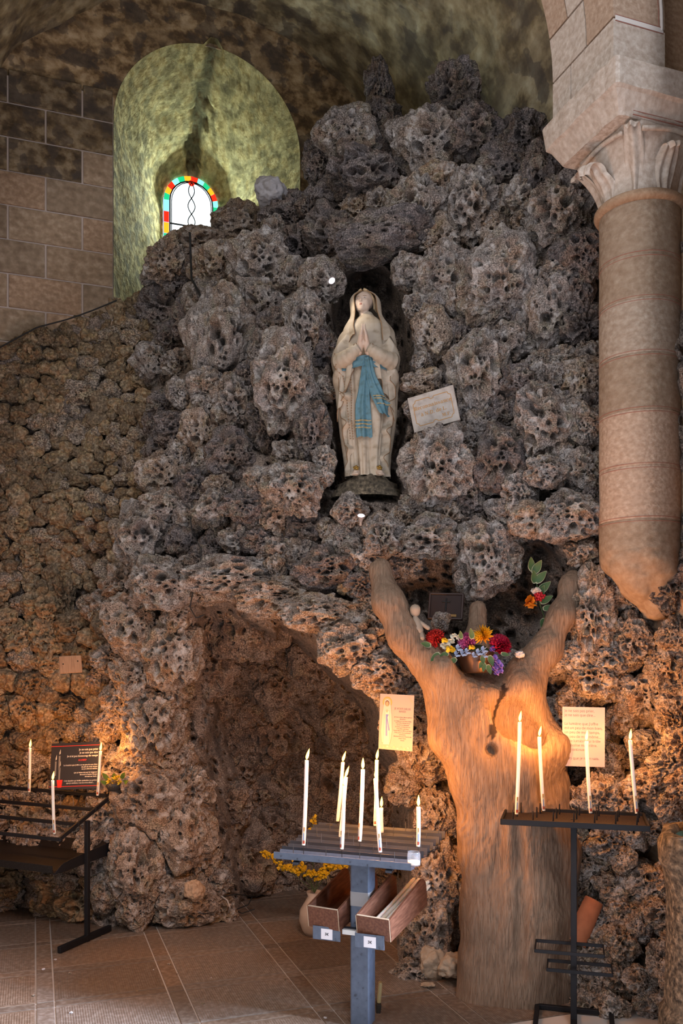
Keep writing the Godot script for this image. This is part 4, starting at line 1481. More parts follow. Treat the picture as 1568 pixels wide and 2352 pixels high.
func st_point(ph: float, y: float, lift := 0.0) -> Vector3:   # ph: angle from the front, positive to the viewer's right
	var q := st_prof(y)
	var hx := (q.x if ph < 0.0 else q.y) * 0.93
	var c := Vector3(sin(ph) * hx, 0, cos(ph) * q.z)
	var r := c.length()
	var low := smoothstep(0.85, 0.15, y)
	var edge := st_edge(signf(ph), y)
	var a := absf(ph)
	if a < edge:   # dress: long vertical pleats, knee pushed forward on the right
		r += 0.030 * low * (pow(absf(cos(ph * 4.2 + 0.7 * sin(y * 4.0) + 0.4)), 0.7) - 0.6) + 0.008 * low * (absf(cos(ph * 11.0 + 1.5 * y + 0.6)) - 0.5)
		r += 0.020 * exp(-pow((ph - 0.35) / 0.30, 2.0)) * exp(-pow((y - 0.36) / 0.16, 2.0))
		r -= 0.016 * smoothstep(0.86, 0.75, y) * smoothstep(0.3, 0.5, y)
	else:   # mantle over the shoulders: stands proud of the dress, looser folds
		var t := minf((a - edge) / 0.10, 1.0)
		r += 0.030 * t * smoothstep(0.93, 0.72, y)
		r += 0.014 * low * (absf(cos(ph * 5.0 + 1.6 * sin(y * 5.0))) - 0.5) * t
		r += 0.0085 * smoothstep(0.45, 0.6, y) * smoothstep(0.93, 0.85, y) * sin(y * 46.0 + signf(ph) * ph * 5.0) * t
	var dirv := c.normalized()
	return dirv * (r + lift) + Vector3(0, y, 0)

func add_ribbon(m: MB, pts: Array, lift: float, pleats: float) -> void:   # pts: [x centre, half width, y] draped on the body
	var k0 := m.v.size()
	var i0 := m.i.size()
	var nu := 18
	var rows: Array = []
	for k in pts.size() - 1:
		for s in 8:
			var t := s / 8.0
			rows.append([lerpf(pts[k][0], pts[k + 1][0], t), lerpf(pts[k][1], pts[k + 1][1], t), lerpf(pts[k][2], pts[k + 1][2], t)])
	rows.append(pts[-1])
	for r in rows:
		for k in nu + 1:
			var u := k / float(nu) * 2.0 - 1.0
			var x: float = r[0] + r[1] * u
			var y: float = r[2] + 0.010 * absf(sin(u * 4.0)) * (1.0 if r == rows[-1] else 0.0)
			var q := st_prof(y)
			var ph := asin(clampf(x / (q.x if x < 0 else q.y), -0.95, 0.95))
			m.add(st_point(ph, y, lift + 0.004 * cos(u * PI * pleats) - 0.008 * pow(absf(u), 6.0)))
	for j in rows.size() - 1:
		for k in nu:
			var q := k0 + j * (nu + 1) + k
			m.quad(q, q + 1, q + nu + 2, q + nu + 1)
	m.smooth(k0, i0)

func build_statue() -> void:
	var at := Transform3D(Basis(Vector3.UP, -0.04).scaled(Vector3.ONE * 0.985), P(840, 1098, 5.06))
	var st := thing("praying_statue", "cream plaster statue of praying woman with blue sash in the niche", "statue", at)
	var cream := mat(lin(0.40, 0.34, 0.27), 0.5)
	cream.albedo_texture = ntex(noise(801, 0.02, FastNoiseLite.TYPE_SIMPLEX_SMOOTH, 4), ramp([[0.0, Color(0.72, 0.68, 0.62)], [0.4, Color(0.95, 0.94, 0.92)], [1.0, Color(1, 1, 1)]]), 256)
	cream.uv1_triplanar = true
	cream.uv1_scale = Vector3.ONE * 3.0
	var blue := grained(Color(0.33, 0.48, 0.54), cream.albedo_texture, 5.0, 0.5, null, 0.0, false)
	var gold := mat(lin(0.20, 0.105, 0.045), 0.5)
	var skin := mat(lin(0.46, 0.35, 0.275), 0.5)
	# robe and mantle
	var b := MB.new()
	var nt := 180
	var ny := 170
	for j in ny + 1:
		for k in nt:
			b.add(st_point(TAU * k / nt - PI, 0.965 * j / ny))
	for j in ny:
		for k in nt:
			var q := j * nt + k
			var q2 := j * nt + (k + 1) % nt
			b.quad(q, q + nt, q2 + nt, q2)
	b.smooth()
	# sleeves: upper arm to forearm, raised to the chest
	for s in [-1.0, 1.0]:
		var pts: Array = []
		var rad: Array = []
		for j in 16:
			var t := j / 15.0
			var e := Vector3(s * 0.148, 0.66, 0.055)
			var w := Vector3(s * 0.030 - 0.012, 0.715, 0.142)
			pts.append(e.lerp(w, t) + Vector3(0, -0.012 * sin(PI * t), 0.028 * sin(PI * t)))
			rad.append(lerpf(0.056, 0.030, pow(t, 0.8)) + 0.0035 * sin(j * 2.2))
		add_tube(b, pts, rad, 20)
	obj("robe", b.mesh(), cream, st)
	# hanging cuff folds under the forearms
	for s in [-1.0, 1.0]:
		var f := MB.new()
		var cols := 22
		var rws := 26
		for j in rws + 1:
			for k in cols + 1:
				var u := float(k) / cols
				var v := float(j) / rws
				var top := Vector3(s * 0.150, 0.655, 0.060).lerp(Vector3(s * 0.060 - 0.01, 0.69, 0.135), u)
				var len_: float = lerpf(0.34, 0.10, pow(u, 0.7))
				var p := top + Vector3(s * 0.016 * v * (1.0 - u) + 0.008 * sin(u * 16.0 + v * 3.0), -len_ * v + 0.012 * sin(u * 20.0) * v, -0.018 * v * u + 0.016 * sin(u * 11.0) * v)
				f.add(p)
		for j in rws:
			for k in cols:
				var q := j * (cols + 1) + k
				f.quad(q, q + 1, q + cols + 2, q + cols + 1)
		f.smooth()
		obj("sleeve_drape", f.mesh(), cream, st)
		var tr := MB.new()
		var path: Array = []
		for k in cols + 1:
			path.append(f.v[rws * (cols + 1) + k] + Vector3(0, 0, 0.002))
		add_tube(tr, path, [0.0017], 6)
		obj("gilt_trim", tr.mesh(), gold, st)
	# gilt hem along the mantle edge
	for s in [-1.0, 1.0]:
		var path: Array = []
		for j in 90:
			var y := 0.05 + 0.52 * j / 89.0
			path.append(st_point(s * (st_edge(s, y) + 0.10), y, 0.002))
		var tr := MB.new()
		add_tube(tr, path, [0.0018], 6)
		obj("gilt_trim", tr.mesh(), gold, st)
	# sash: waist band, knot and two long tails
	var sb := MB.new()
	var bk0 := sb.v.size()
	for j in 7:
		for k in 41:
			var ph := -0.80 + 1.62 * k / 40.0
			var y := 0.635 + 0.030 * (j / 6.0 - 0.5) * 2.0 + 0.025 * (1.0 - absf(ph)) - 0.01
			sb.add(st_point(ph, y, 0.022 + 0.003 * cos(j * 2.0)))
	for j in 6:
		for k in 40:
			var q := bk0 + j * 41 + k
			sb.quad(q, q + 41, q + 42, q + 1)
	sb.smooth()
	add_ribbon(sb, [[0.005, 0.020, 0.665], [-0.004, 0.030, 0.55], [-0.016, 0.040, 0.40], [-0.006, 0.040, 0.205]], 0.024, 2.5)
	add_ribbon(sb, [[0.012, 0.020, 0.665], [0.030, 0.026, 0.56], [0.062, 0.036, 0.45], [0.094, 0.034, 0.335]], 0.031, 2.2)
	var so := obj("sash", sb.mesh(), blue, st)
	for band in [[-0.013, 0.040, 0.305, 0.0255], [-0.012, 0.040, 0.285, 0.0255], [-0.013, 0.040, 0.265, 0.0255], [0.066, 0.034, 0.445, 0.0325], [0.070, 0.034, 0.430, 0.0325], [0.080, 0.033, 0.400, 0.0325]]:
		var gb := MB.new()
		add_ribbon(gb, [[band[0], band[1], band[2]], [band[0], band[1], band[2] - 0.006]], band[3] + 0.0015, 2.4)
		obj("gilt_stripe", gb.mesh(), mat(lin(0.33, 0.25, 0.12), 0.45), so)
	# hands pressed together, fingers up
	var bones: Array = []
	for s in [-1.0, 1.0]:
		var o := Vector3(-0.012, 0, 0)
		bones += chain([[o + Vector3(s * 0.024, 0.705, 0.135), 0.019], [o + Vector3(s * 0.014, 0.735, 0.152), 0.016], [o + Vector3(s * 0.0115, 0.765, 0.158), 0.0125]])
		bones += chain([[o + Vector3(s * 0.012, 0.755, 0.170), 0.010], [o + Vector3(s * 0.010, 0.782, 0.166), 0.009]])
		for f in 4:
			var z := 0.146 + 0.0088 * f
			var len_: float = [0.040, 0.050, 0.054, 0.047][f]
			bones += chain([[o + Vector3(s * 0.0095, 0.765, z), 0.0066], [o + Vector3(s * 0.0070, 0.765 + len_ * 0.55, z - 0.001), 0.0060], [o + Vector3(s * 0.0050, 0.765 + len_, z - 0.004), 0.0046]])
		bones += chain([[o + Vector3(s * 0.016, 0.742, 0.168), 0.008], [o + Vector3(s * 0.012, 0.766, 0.182), 0.0066], [o + Vector3(s * 0.007, 0.786, 0.182), 0.0052]])
	obj("hands", nets(bones, 0.004, 0.0026).mesh(), skin, st, Transform3D(Basis.from_scale(Vector3(1.2, 1.25, 1.1)), Vector3(0.0024, -0.184, -0.012)))
	for s in [-1.0, 1.0]:
		var cuff := MB.new()
		var ring: Array = []
		for k in 25:
			var an := TAU * k / 24.0
			ring.append(Vector3(s * 0.030 - 0.012, 0.712, 0.142) + Vector3(s * 0.6, -0.35, -0.75).normalized().cross(Vector3.UP).normalized() * cos(an) * 0.030 + Vector3(s * 0.35, 0.85, 0.3).normalized() * sin(an) * 0.028)
		add_tube(cuff, ring, [0.0017], 6)
		obj("gilt_trim", cuff.mesh(), gold, st)
	# head: looks up and to the viewer's left
	var hb := Transform3D(Basis(Vector3.UP, -0.28) * Basis(Vector3.RIGHT, -0.14), Vector3(-0.012, 1.015, 0.012))
	var head := Node3D.new()
	var hbones: Array = []
	var V := func(x: float, y: float, z: float) -> Vector3: return Vector3(x, y, z)
	hbones += chain([[V.call(0, 0.030, -0.012), 0.056], [V.call(0, 0.018, 0.004), 0.052]])
	hbones += chain([[V.call(0, -0.010, 0.018), 0.042], [V.call(0, -0.040, 0.034), 0.022]])
	hbones += chain([[V.call(-0.018, -0.028, 0.022), 0.024], [V.call(0.018, -0.028, 0.022), 0.024]])
	hbones += chain([[V.call(0, -0.045, -0.005), 0.030], [V.call(0.012, -0.11, -0.012), 0.033]])
	hbones += chain([[V.call(0, 0.012, 0.054), 0.0075], [V.call(0, -0.008, 0.062), 0.0085]])
	hbones += chain([[V.call(-0.022, -0.008, 0.040), 0.018], [V.call(-0.022, -0.012, 0.038), 0.018]])
	hbones += chain([[V.call(0.022, -0.008, 0.040), 0.018], [V.call(0.022, -0.012, 0.038), 0.018]])
	hbones += chain([[V.call(-0.009, -0.0265, 0.0505), 0.0058], [V.call(0.009, -0.0265, 0.0505), 0.0058]])
	hbones += chain([[V.call(-0.007, -0.0335, 0.0495), 0.0060], [V.call(0.007, -0.0335, 0.0495), 0.0060]])
	var hcuts: Array = []
	for s in [-1.0, 1.0]:
		hcuts += chain([[V.call(s * 0.013, 0.010, 0.066), 0.0085], [V.call(s * 0.030, 0.010, 0.058), 0.0085]])
	var hm := nets(hbones, 0.012, 0.0036, hcuts)
	obj("head", hm.mesh(), skin, st, hb)
	for s in [-1.0, 1.0]:
		var eb := MB.new()
		var path: Array = []
		for k in 9:
			var t := k / 8.0
			path.append(Vector3(s * lerpf(0.008, 0.031, t), 0.0205 + 0.004 * sin(PI * t * 0.8), lerpf(0.0555, 0.045, t * t)))
		add_tube(eb, path, [0.0014], 5)
		obj("eyebrow", eb.mesh(), mat(lin(0.22, 0.13, 0.07), 0.8), st, hb)
		var ey := MB.new()
		add_lathe(ey, Transform3D(Basis(Vector3.RIGHT, PI / 2), Vector3(s * 0.0205, 0.0105, 0.0475)), [[0.0, -0.006], [0.0075, -0.004], [0.0085, 0.0], [0.0065, 0.0045], [0.003, 0.0068], [0.0, 0.0074]], 14)
		var eo := obj("eye", ey.mesh(), mat(lin(0.36, 0.30, 0.26), 0.4), st, hb)
		var ir := MB.new()
		add_lathe(ir, Transform3D(Basis(Vector3.RIGHT, PI / 2), Vector3(s * 0.0205 - 0.001, 0.0120, 0.0545)), [[0.0030, -0.001], [0.0030, 0.0004], [0.0, 0.0008]], 12)
		obj("iris", ir.mesh(), mat(lin(0.13, 0.09, 0.07), 0.4), eo)
	var lip := MB.new()
	for yy in [-0.0262, -0.0322]:
		add_tube(lip, [Vector3(-0.012, yy + 0.001, 0.0545), Vector3(-0.005, yy + 0.0005, 0.0595), Vector3(0.0, yy, 0.0605), Vector3(0.005, yy + 0.0005, 0.0595), Vector3(0.012, yy + 0.001, 0.0545)], [0.0010, 0.0028, 0.0026, 0.0028, 0.0010], 8)
	obj("lips", lip.mesh(), mat(lin(0.42, 0.20, 0.15), 0.4), st, hb)
	# hair at the temples
	var hr := MB.new()
	for s in [-1.0, 1.0]:
		for q in 4:
			var path: Array = []
			var rad: Array = []
			for k in 12:
				var t := k / 11.0
				path.append(Vector3(s * (0.006 + (0.052 + 0.003 * q) * sin(minf(t * 2.2, 1.57))), 0.073 - 0.003 * q - 0.100 * pow(t, 1.5), 0.036 - 0.006 * q - 0.060 * t + 0.003 * sin(t * 14.0 + q)))
				rad.append(0.0085 * (1.0 - 0.5 * t))
			add_tube(hr, path, rad, 8)
	obj("hair", hr.mesh(), mat(lin(0.36, 0.26, 0.15), 0.6), st, hb)
	# veil: hangs from the crown over hair and shoulders, open round the face
	var vl := MB.new()
	var nv := 60
	var rows := 46
	for j in rows + 1:
		var t := float(j) / rows
		var y := 1.100 - 0.31 * t
		for k in nv + 1:
			var u := float(k) / nv * 2.0 - 1.0
			var open_: float = lerpf(0.10, 0.78, smoothstep(0.0, 0.16, t)) - 0.22 * smoothstep(0.45, 0.9, t)
			var ph := signf(u) * lerpf(open_, PI, 1.0 - absf(u)) if absf(u) > 0.001 else PI
			var round_ := sqrt(clampf(1.0 - pow(1.0 - minf(t / 0.26, 1.0), 2.0), 0, 1))
			var rx := 0.092 * round_ + 0.058 * smoothstep(0.42, 0.85, t)
			var rz := 0.082 * round_ + 0.022 * smoothstep(0.5, 0.9, t)
			rx += 0.0055 * smoothstep(0.3, 0.8, t) * cos(ph * 9.0 + t * 6.0)
			rz += 0.010 * smoothstep(0.35, 0.9, t) * cos(ph * 7.0 + t * 4.0)
			var zig := 0.018 * sin(ph * 8.0) * smoothstep(0.75, 1.0, t)
			vl.add(Vector3(-0.012 * (1.0 - t) + sin(ph) * rx + 0.02 * t, y + zig, -0.006 + cos(ph) * rz + 0.018 * t))
	for j in rows:
		for k in nv:
			var q := j * (nv + 1) + k
			vl.quad(q, q + 1, q + nv + 2, q + nv + 1)
	vl.smooth()
	var vo := obj("veil", vl.mesh(), cream, st)
	for side in [0, nv]:
		var path: Array = []
		for j in rows + 1:
			path.append(vl.v[j * (nv + 1) + side] + Vector3(0, 0, 0.001))
		var tr := MB.new()
		add_tube(tr, path, [0.0022], 6)
		obj("gilt_trim", tr.mesh(), gold, vo)
	var vtr := MB.new()
	var vp: Array = []
	for k in 16:
		vp.append(vl.v[rows * (nv + 1) + k])
	add_tube(vtr, vp, [0.0022], 6)
	obj("gilt_trim", vtr.mesh(), gold, vo)
	# rosary over the left forearm: beads on a chain
	var beads := MB.new()
	var rp: Array = []
	for k in 64:
		var t := k / 63.0
		var y: float
		var ph: float
		if t < 0.5:
			y = lerpf(0.70, 0.20, t * 2.0)
			ph = -0.95 + 0.28 * sin(PI * t)
		else:
			y = lerpf(0.20, 0.66, t * 2.0 - 1.0)
			ph = -0.58 + 0.12 * (t - 0.5)
		rp.append(st_point(ph, y, 0.030))
	for p in rp:
		add_lathe(beads, Transform3D(Basis(), p), [[0.0, -0.0035], [0.003, -0.0018], [0.0035, 0.0], [0.003, 0.0018], [0.0, 0.0035]], 7)
	add_tube(beads, rp, [0.0009], 4)
	obj("rosary", beads.mesh(), gold, st)
	# bare feet with gilt roses under the hem
	for s in [-1.0, 1.0]:
		var fbones: Array = []
		var fx: float = -0.045 if s < 0 else 0.062
		var turn: float = -0.25 if s < 0 else 0.45
		var q := func(x: float, y: float, z: float) -> Vector3: return Vector3(fx, 0, 0.05) + (Basis(Vector3.UP, turn) * Vector3(x, y, z))
		fbones += chain([[q.call(0, 0.025, 0.0), 0.024], [q.call(0, 0.008, 0.055), 0.016]])
		for f in 5:
			var x := -0.016 + 0.008 * f
			fbones += chain([[q.call(x * 0.8, 0.006, 0.050), 0.007], [q.call(x, 0.0, 0.074 - 0.003 * absf(f - (1.0 if s > 0 else 3.0))), 0.0052]])
		obj("foot", nets(fbones, 0.005, 0.0032).mesh(), skin, st)
		var rose := MB.new()
		for k in 9:
			var an := TAU * k / 9.0 * 1.6
			var rr := 0.004 + 0.0012 * k
			add_lathe(rose, Transform3D(Basis(Vector3.RIGHT, 0.9) * Basis(Vector3.UP, an), q.call(cos(an) * rr, 0.036 + sin(an) * rr, 0.042)), [[0.0, -0.003], [0.006, -0.001], [0.0075, 0.004], [0.005, 0.005]], 10)
		obj("gilt_rose", rose.mesh(), mat(lin(0.42, 0.25, 0.06), 0.35, 0.5), st)
	# rocky plinth on a stepped slab
	var nz := noise(811, 9.0, FastNoiseLite.TYPE_SIMPLEX_SMOOTH, 4)
	var pb := MB.new()
	var lay := [[0.004, 0.10], [-0.004, 0.115], [-0.03, 0.135], [-0.045, 0.165], [-0.075, 0.180], [-0.080, 0.196], [-0.100, 0.200], [-0.102, 0.212], [-0.125, 0.215]]
	for j in lay.size():
		for k in 64:
			var an := TAU * k / 64
			var dirv := Vector3(cos(an), 0, sin(an) * 0.72)
			var p: Vector3 = dirv * lay[j][1] + Vector3(0.008, lay[j][0], 0.01)
			var rough := 0.028 if j < 5 else 0.006
			pb.add(p + dirv * rough * nz.get_noise_3dv(p) + Vector3(0, rough * 0.7 * nz.get_noise_3dv(p * 1.7), 0))
	for j in lay.size() - 1:
		for k in 64:
			var q := j * 64 + k
			var q2 := j * 64 + (k + 1) % 64
			pb.quad(q, q2, q2 + 64, q + 64)
	var top := pb.add(Vector3(0.008, 0.006, 0.01))
	for k in 64:
		pb.tri(top, (k + 1) % 64, k)
	pb.smooth()
	obj("plinth", pb.mesh(), grained(Color(0.62, 0.56, 0.47), M.crumb, 2.0, 0.8), st)

# ---- candle stands ----
func frame_at(o: Vector3, yaw: float) -> Transform3D:   # x to the right, z to the viewer, turned by yaw
	return Transform3D(Basis(Vector3(cos(yaw), 0, sin(yaw)), Vector3.UP, Vector3(-sin(yaw), 0, cos(yaw))), o)

func fz(v: Vector3) -> Vector3:   # lengths below are given towards the back
	return Vector3(v.x, v.y, -v.z)

func part_box(called: String, parent: Node, m: Material, c: Vector3, s: Vector3, rot := Basis(), bev := 0.003) -> MeshInstance3D:
	var b := MB.new()
	add_box(b, Transform3D(rot, Vector3.ZERO), s, bev)
	return obj(called, b.mesh(), m, parent, Transform3D(Basis(), fz(c)))

func rod(called: String, parent: Node, m: Material, p: Vector3, q: Vector3, r: float, sides := 7) -> MeshInstance3D:
	var b := MB.new()
	add_tube(b, [fz(p), fz(q)], [r, r * 0.55], sides)
	return obj(called, b.mesh(), m, parent)

var MID: Transform3D
var RIGHT_ST: Transform3D
var LEFT_ST: Transform3D

func mid_row(i: int) -> Vector3:   # front edge of rail i: height and distance back, local
	return Vector3(0.009 * i, 0.785 + 0.0125 * i, -0.215 + 0.072 * i)

func build_stands() -> void:
	# middle stand: grey painted post, six stepped drip rails with spikes
	MID = frame_at(P(833, 2350, 4.056), 0.36)
	var st := thing("candle_stand", "grey steel candle stand with stepped rails and nine burning candles", "candle stand", MID)
	part_box("post", st, M.slate_paint, Vector3(0, 0.385, 0), Vector3(0.092, 0.77, 0.092), Basis(), 0.006)
	part_box("tape_band", st, mat(lin(0.28, 0.27, 0.27), 0.5), Vector3(0, 0.585, 0), Vector3(0.0945, 0.075, 0.0945), Basis(), 0.006)
	for i in 6:
		var q := mid_row(i)
		var b := MB.new()
		var w := 0.645
		# folded sheet: low lip, sloping drip tray, step up to the next rail
		var prof := [[0.0, 0.028], [-0.004, 0.028], [-0.004, 0.0], [0.058, -0.004], [0.066, 0.026], [0.070, 0.026], [0.062, -0.008], [0.0, -0.004]]
		var poly := PackedVector2Array()
		for p in prof:
			poly.append(Vector2(p[0], p[1]))
		add_prism(b, Transform3D(Basis(Vector3(0, 0, -1), Vector3.UP, Vector3(1, 0, 0)), fz(q) + Vector3(-w * 0.5 - 0.03, 0, 0)), poly, w)
		obj("drip_rail", b.mesh(), M.slate_paint if i == 0 else M.slate_dark, st)
	for x in [-0.22, 0.22]:
		var br := MB.new()
		add_bar(br, fz(Vector3(x - 0.03, 0.765, -0.21)), fz(Vector3(x - 0.03, 0.865, 0.21)), 0.03, 0.012)
		obj("carrier_bar", br.mesh(), M.slate_dark, st)
	part_box("carrier_bar", st, M.slate_dark, Vector3(-0.03, 0.775, 0), Vector3(0.5, 0.02, 0.05))
	for i in 6:
		var q := mid_row(i)
		for k in 4:
			var x := -0.27 + 0.16 * k + 0.03 * (i % 3)
			rod("spike", st, mat(lin(0.10, 0.10, 0.10), 0.4, 0.6), q + Vector3(x, 0.0, 0.03), q + Vector3(x, 0.065, 0.03), 0.0020, 6)
	# cross bar with price plates under the boxes
	part_box("cross_bar", st, M.slate_dark, Vector3(-0.02, 0.452, -0.065), Vector3(0.34, 0.012, 0.03))
	part_box("cross_bar", st, M.slate_dark, Vector3(0.11, 0.455, -0.14), Vector3(0.03, 0.012, 0.18))
	for s in [-1.0, 1.0]:
		var pl := part_box("price_plate", st, M.slate_paint, Vector3(0.112 if s > 0 else -0.138, 0.462 if s > 0 else 0.432, -0.232 if s > 0 else -0.108), Vector3(0.135, 0.062, 0.004), Basis(), 0.001)
		var pp := part_box("paper_label", pl, mat(lin(0.72, 0.70, 0.74), 0.8), Vector3(0.002, -0.002, -0.003), Vector3(0.056, 0.048, 0.001), Basis(), 0.0002)
		var tx := text_mesh("3€", 0.017, false, true)
		obj("price_text", tx, mat(lin(0.02, 0.02, 0.03), 0.8), pl, Transform3D(Basis(), Vector3(0.002, -0.002, 0.0042)))
	# two slanted wooden boxes that hold the spare candles
	for s in [-1.0, 1.0]:
		var org: Vector3 = MID * fz(Vector3(0.128, 0.470, -0.215) if s > 0 else Vector3(-0.152, 0.452, -0.10))
		var bt := Transform3D(frame_at(org, 0.50).basis * Basis(Vector3.RIGHT, 0.16), org)
		var bx := thing("candle_box", "slanted brown wooden box full of spare white candles" if s > 0 else "slanted brown wooden box beside post, empty inside", "wooden box", bt, "boxes on the candle stand")
		part_box("front_panel", bx, M.wood, Vector3(0, 0.050, 0.0), Vector3(0.155, 0.100, 0.010), Basis(), 0.0015)
		var worn := mat(lin(0.42, 0.30, 0.20), 0.7)
		part_box("worn_edge", bx, worn, Vector3(0, 0.1005, 0.0), Vector3(0.155, 0.002, 0.0105), Basis(), 0.0006)
		for e in [-1.0, 1.0]:
			part_box("worn_edge", bx, worn, Vector3(e * 0.0805, 0.05, -0.0045), Vector3(0.0035, 0.10, 0.0025), Basis(), 0.0006)
		part_box("bottom_panel", bx, M.wood, Vector3(0, 0.006, 0.20), Vector3(0.155, 0.010, 0.40), Basis(), 0.0015)
		for e in [-1.0, 1.0]:
			var sp := PackedVector2Array([Vector2(0, 0), Vector2(0.40, 0), Vector2(0.40, 0.09), Vector2(0.395, 0.115), Vector2(0.375, 0.135), Vector2(0.35, 0.142), Vector2(0.32, 0.138), Vector2(0.0, 0.10)])
			var sb := MB.new()
			add_prism(sb, Transform3D(Basis(Vector3(0, 0, -1), Vector3.UP, Vector3(1, 0, 0)), Vector3(e * 0.0775 - 0.005, 0, 0)), sp, 0.010)
			obj("side_panel", sb.mesh(), M.wood, bx)
		if s > 0:
			for k in 9:
				var x := -0.045 + 0.0115 * k
				var cd := MB.new()
				var y0 := 0.022 + 0.018 * (k % 2)
				var L := 0.42 + 0.04 * sin(k * 2.3)
				var pts := [Vector3(x, y0, 0.04 + 0.01 * (k % 3)), Vector3(x + 0.004, y0 + 0.01, 0.25), Vector3(x + 0.02 * (k / 8.0), y0 + 0.025 + 0.002 * k, 0.06 + L)]
				add_tube(cd, pts + [pts[2] + Vector3(0.001, 0.001, 0.006)], [0.009, 0.009, 0.0085, 0.004], 12)
				add_tube(cd, [pts[2], pts[2] + Vector3(0.002, 0.003, 0.014)], [0.0012], 5)
				for j in cd.v.size():
					cd.v[j] = bt * fz(cd.v[j])
				cd.smooth()
				var o := obj("spare_candle", cd.mesh(), M.wax)
				tag(o, "unlit white taper lying in the right-hand wooden candle box", "candle", "spare candles in the box")
	# ---- right stand: black iron, flat tray with short pins, two hoops on the post ----
	RIGHT_ST = frame_at(Vector3(1.075, 0, -4.05), -0.0 + 0.26)
	var rs := thing("iron_candle_stand", "black iron candle stand with flat tray before the cement tree", "candle stand", RIGHT_ST)
	part_box("post", rs, M.iron, Vector3(0, 0.475, 0), Vector3(0.028, 0.95, 0.028), Basis(), 0.002)
	part_box("tray", rs, grained(Color(0.30, 0.22, 0.18), M.crumb, 6.0, 0.8, null, 0.0, false), Vector3(0, 0.945, 0), Vector3(0.625, 0.004, 0.325), Basis(), 0.001)
	for s in [-1.0, 1.0]:
		part_box("tray_rim", rs, M.iron, Vector3(0, 0.950, s * 0.165), Vector3(0.645, 0.026, 0.010), Basis(), 0.002)
		part_box("tray_rim", rs, M.iron, Vector3(s * 0.318, 0.950, 0), Vector3(0.010, 0.026, 0.34), Basis(), 0.002)
	for r in 3:
		for k in 7:
			var x := -0.27 + 0.09 * k + 0.012 * r
			rod("pin", rs, M.iron, Vector3(x, 0.946, -0.11 + 0.11 * r), Vector3(x, 0.996, -0.11 + 0.11 * r), 0.0045, 8)
	for hp in [[0.352, -0.02, 0.305, 0.15, -0.015], [0.255, 0.025, 0.29, 0.13, 0.02]]:
		for s in [-1.0, 1.0]:
			part_box("hoop_bar", rs, M.iron, Vector3(hp[1], hp[0], s * hp[3] * 0.5 + hp[4]), Vector3(hp[2], 0.016, 0.006), Basis(), 0.001)
			part_box("hoop_bar", rs, M.iron, Vector3(hp[1] + s * hp[2] * 0.5, hp[0], hp[4]), Vector3(0.006, 0.016, hp[3]), Basis(), 0.001)
	for s in [-1.0, 1.0]:
		part_box("foot_bar", rs, M.iron, Vector3(0, 0.014, s * 0.13), Vector3(0.36, 0.022, 0.022), Basis(), 0.002)
		part_box("foot_bar", rs, M.iron, Vector3(s * 0.17, 0.014, 0), Vector3(0.022, 0.022, 0.28), Basis(), 0.002)
	part_box("foot_bar", rs, M.iron, Vector3(0, 0.014, 0), Vector3(0.03, 0.02, 0.26), Basis(), 0.002)
	# ---- left rack: four sloping rails with spikes, drip tray below, angled foot ----
	LEFT_ST = frame_at(Vector3(-1.517, 0, -5.22), 0.42)
	var ls := thing("candle_rack", "long black iron candle rack with sloping rails at left edge", "candle stand", LEFT_ST)
	for x in [0.0, -1.45]:
		part_box("post", ls, M.iron, Vector3(x, 0.36, 0), Vector3(0.026, 0.72, 0.026), Basis(), 0.002)
		var fb := MB.new()
		add_bar(fb, fz(Vector3(x, 0.022, -0.24)), fz(Vector3(x, 0.022, 0.21)), 0.026, 0.036)
		obj("foot_bar", fb.mesh(), M.iron, ls)
		var sb := MB.new()
		add_bar(sb, fz(Vector3(x, 0.652, -0.24)), fz(Vector3(x, 0.842, 0.24)), 0.012, 0.026)
		obj("side_bar", sb.mesh(), M.iron, ls)
	for i in 4:
		var t := i / 3.0
		var c := Vector3(0, lerpf(0.652, 0.835, t), lerpf(-0.235, 0.225, t))
		part_box("rail", ls, M.iron, c + Vector3(-0.72, 0, 0), Vector3(1.46, 0.022, 0.012), Basis(), 0.002)
		for k in 14:
			var x := -0.07 - 0.098 * k - 0.02 * (i % 2)
			rod("spike", ls, mat(lin(0.22, 0.19, 0.18), 0.4, 0.7), c + Vector3(x, 0.008, 0), c + Vector3(x, 0.062, 0), 0.0020, 6)
	# drip tray with folded ends
	var tb := MB.new()
	var tp := PackedVector2Array([Vector2(-0.27, 0.052), Vector2(-0.265, 0.012), Vector2(-0.20, 0.0), Vector2(0.22, 0.022), Vector2(0.26, 0.085), Vector2(0.264, 0.083), Vector2(0.224, 0.017), Vector2(-0.20, -0.005), Vector2(-0.269, 0.008), Vector2(-0.274, 0.052)])
	add_prism(tb, Transform3D(Basis(Vector3(0, 0, -1), Vector3.UP, Vector3(1, 0, 0)), Vector3(-1.44, 0.455, 0)), tp, 1.42)
	obj("drip_tray", tb.mesh(), grained(Color(0.20, 0.18, 0.18), M.crumb, 5.0, 0.5, null, 0.0, false), ls)
	var eb := MB.new()
	add_prism(eb, Transform3D(Basis(Vector3(0, 0, -1), Vector3.UP, Vector3(1, 0, 0)), Vector3(-0.019, 0.455, 0)), PackedVector2Array([Vector2(-0.27, 0.0), Vector2(0.26, 0.015), Vector2(0.262, 0.095), Vector2(-0.13, 0.06), Vector2(-0.20, 0.045)]), 0.005)
	obj("tray_end", eb.mesh(), M.iron, ls)

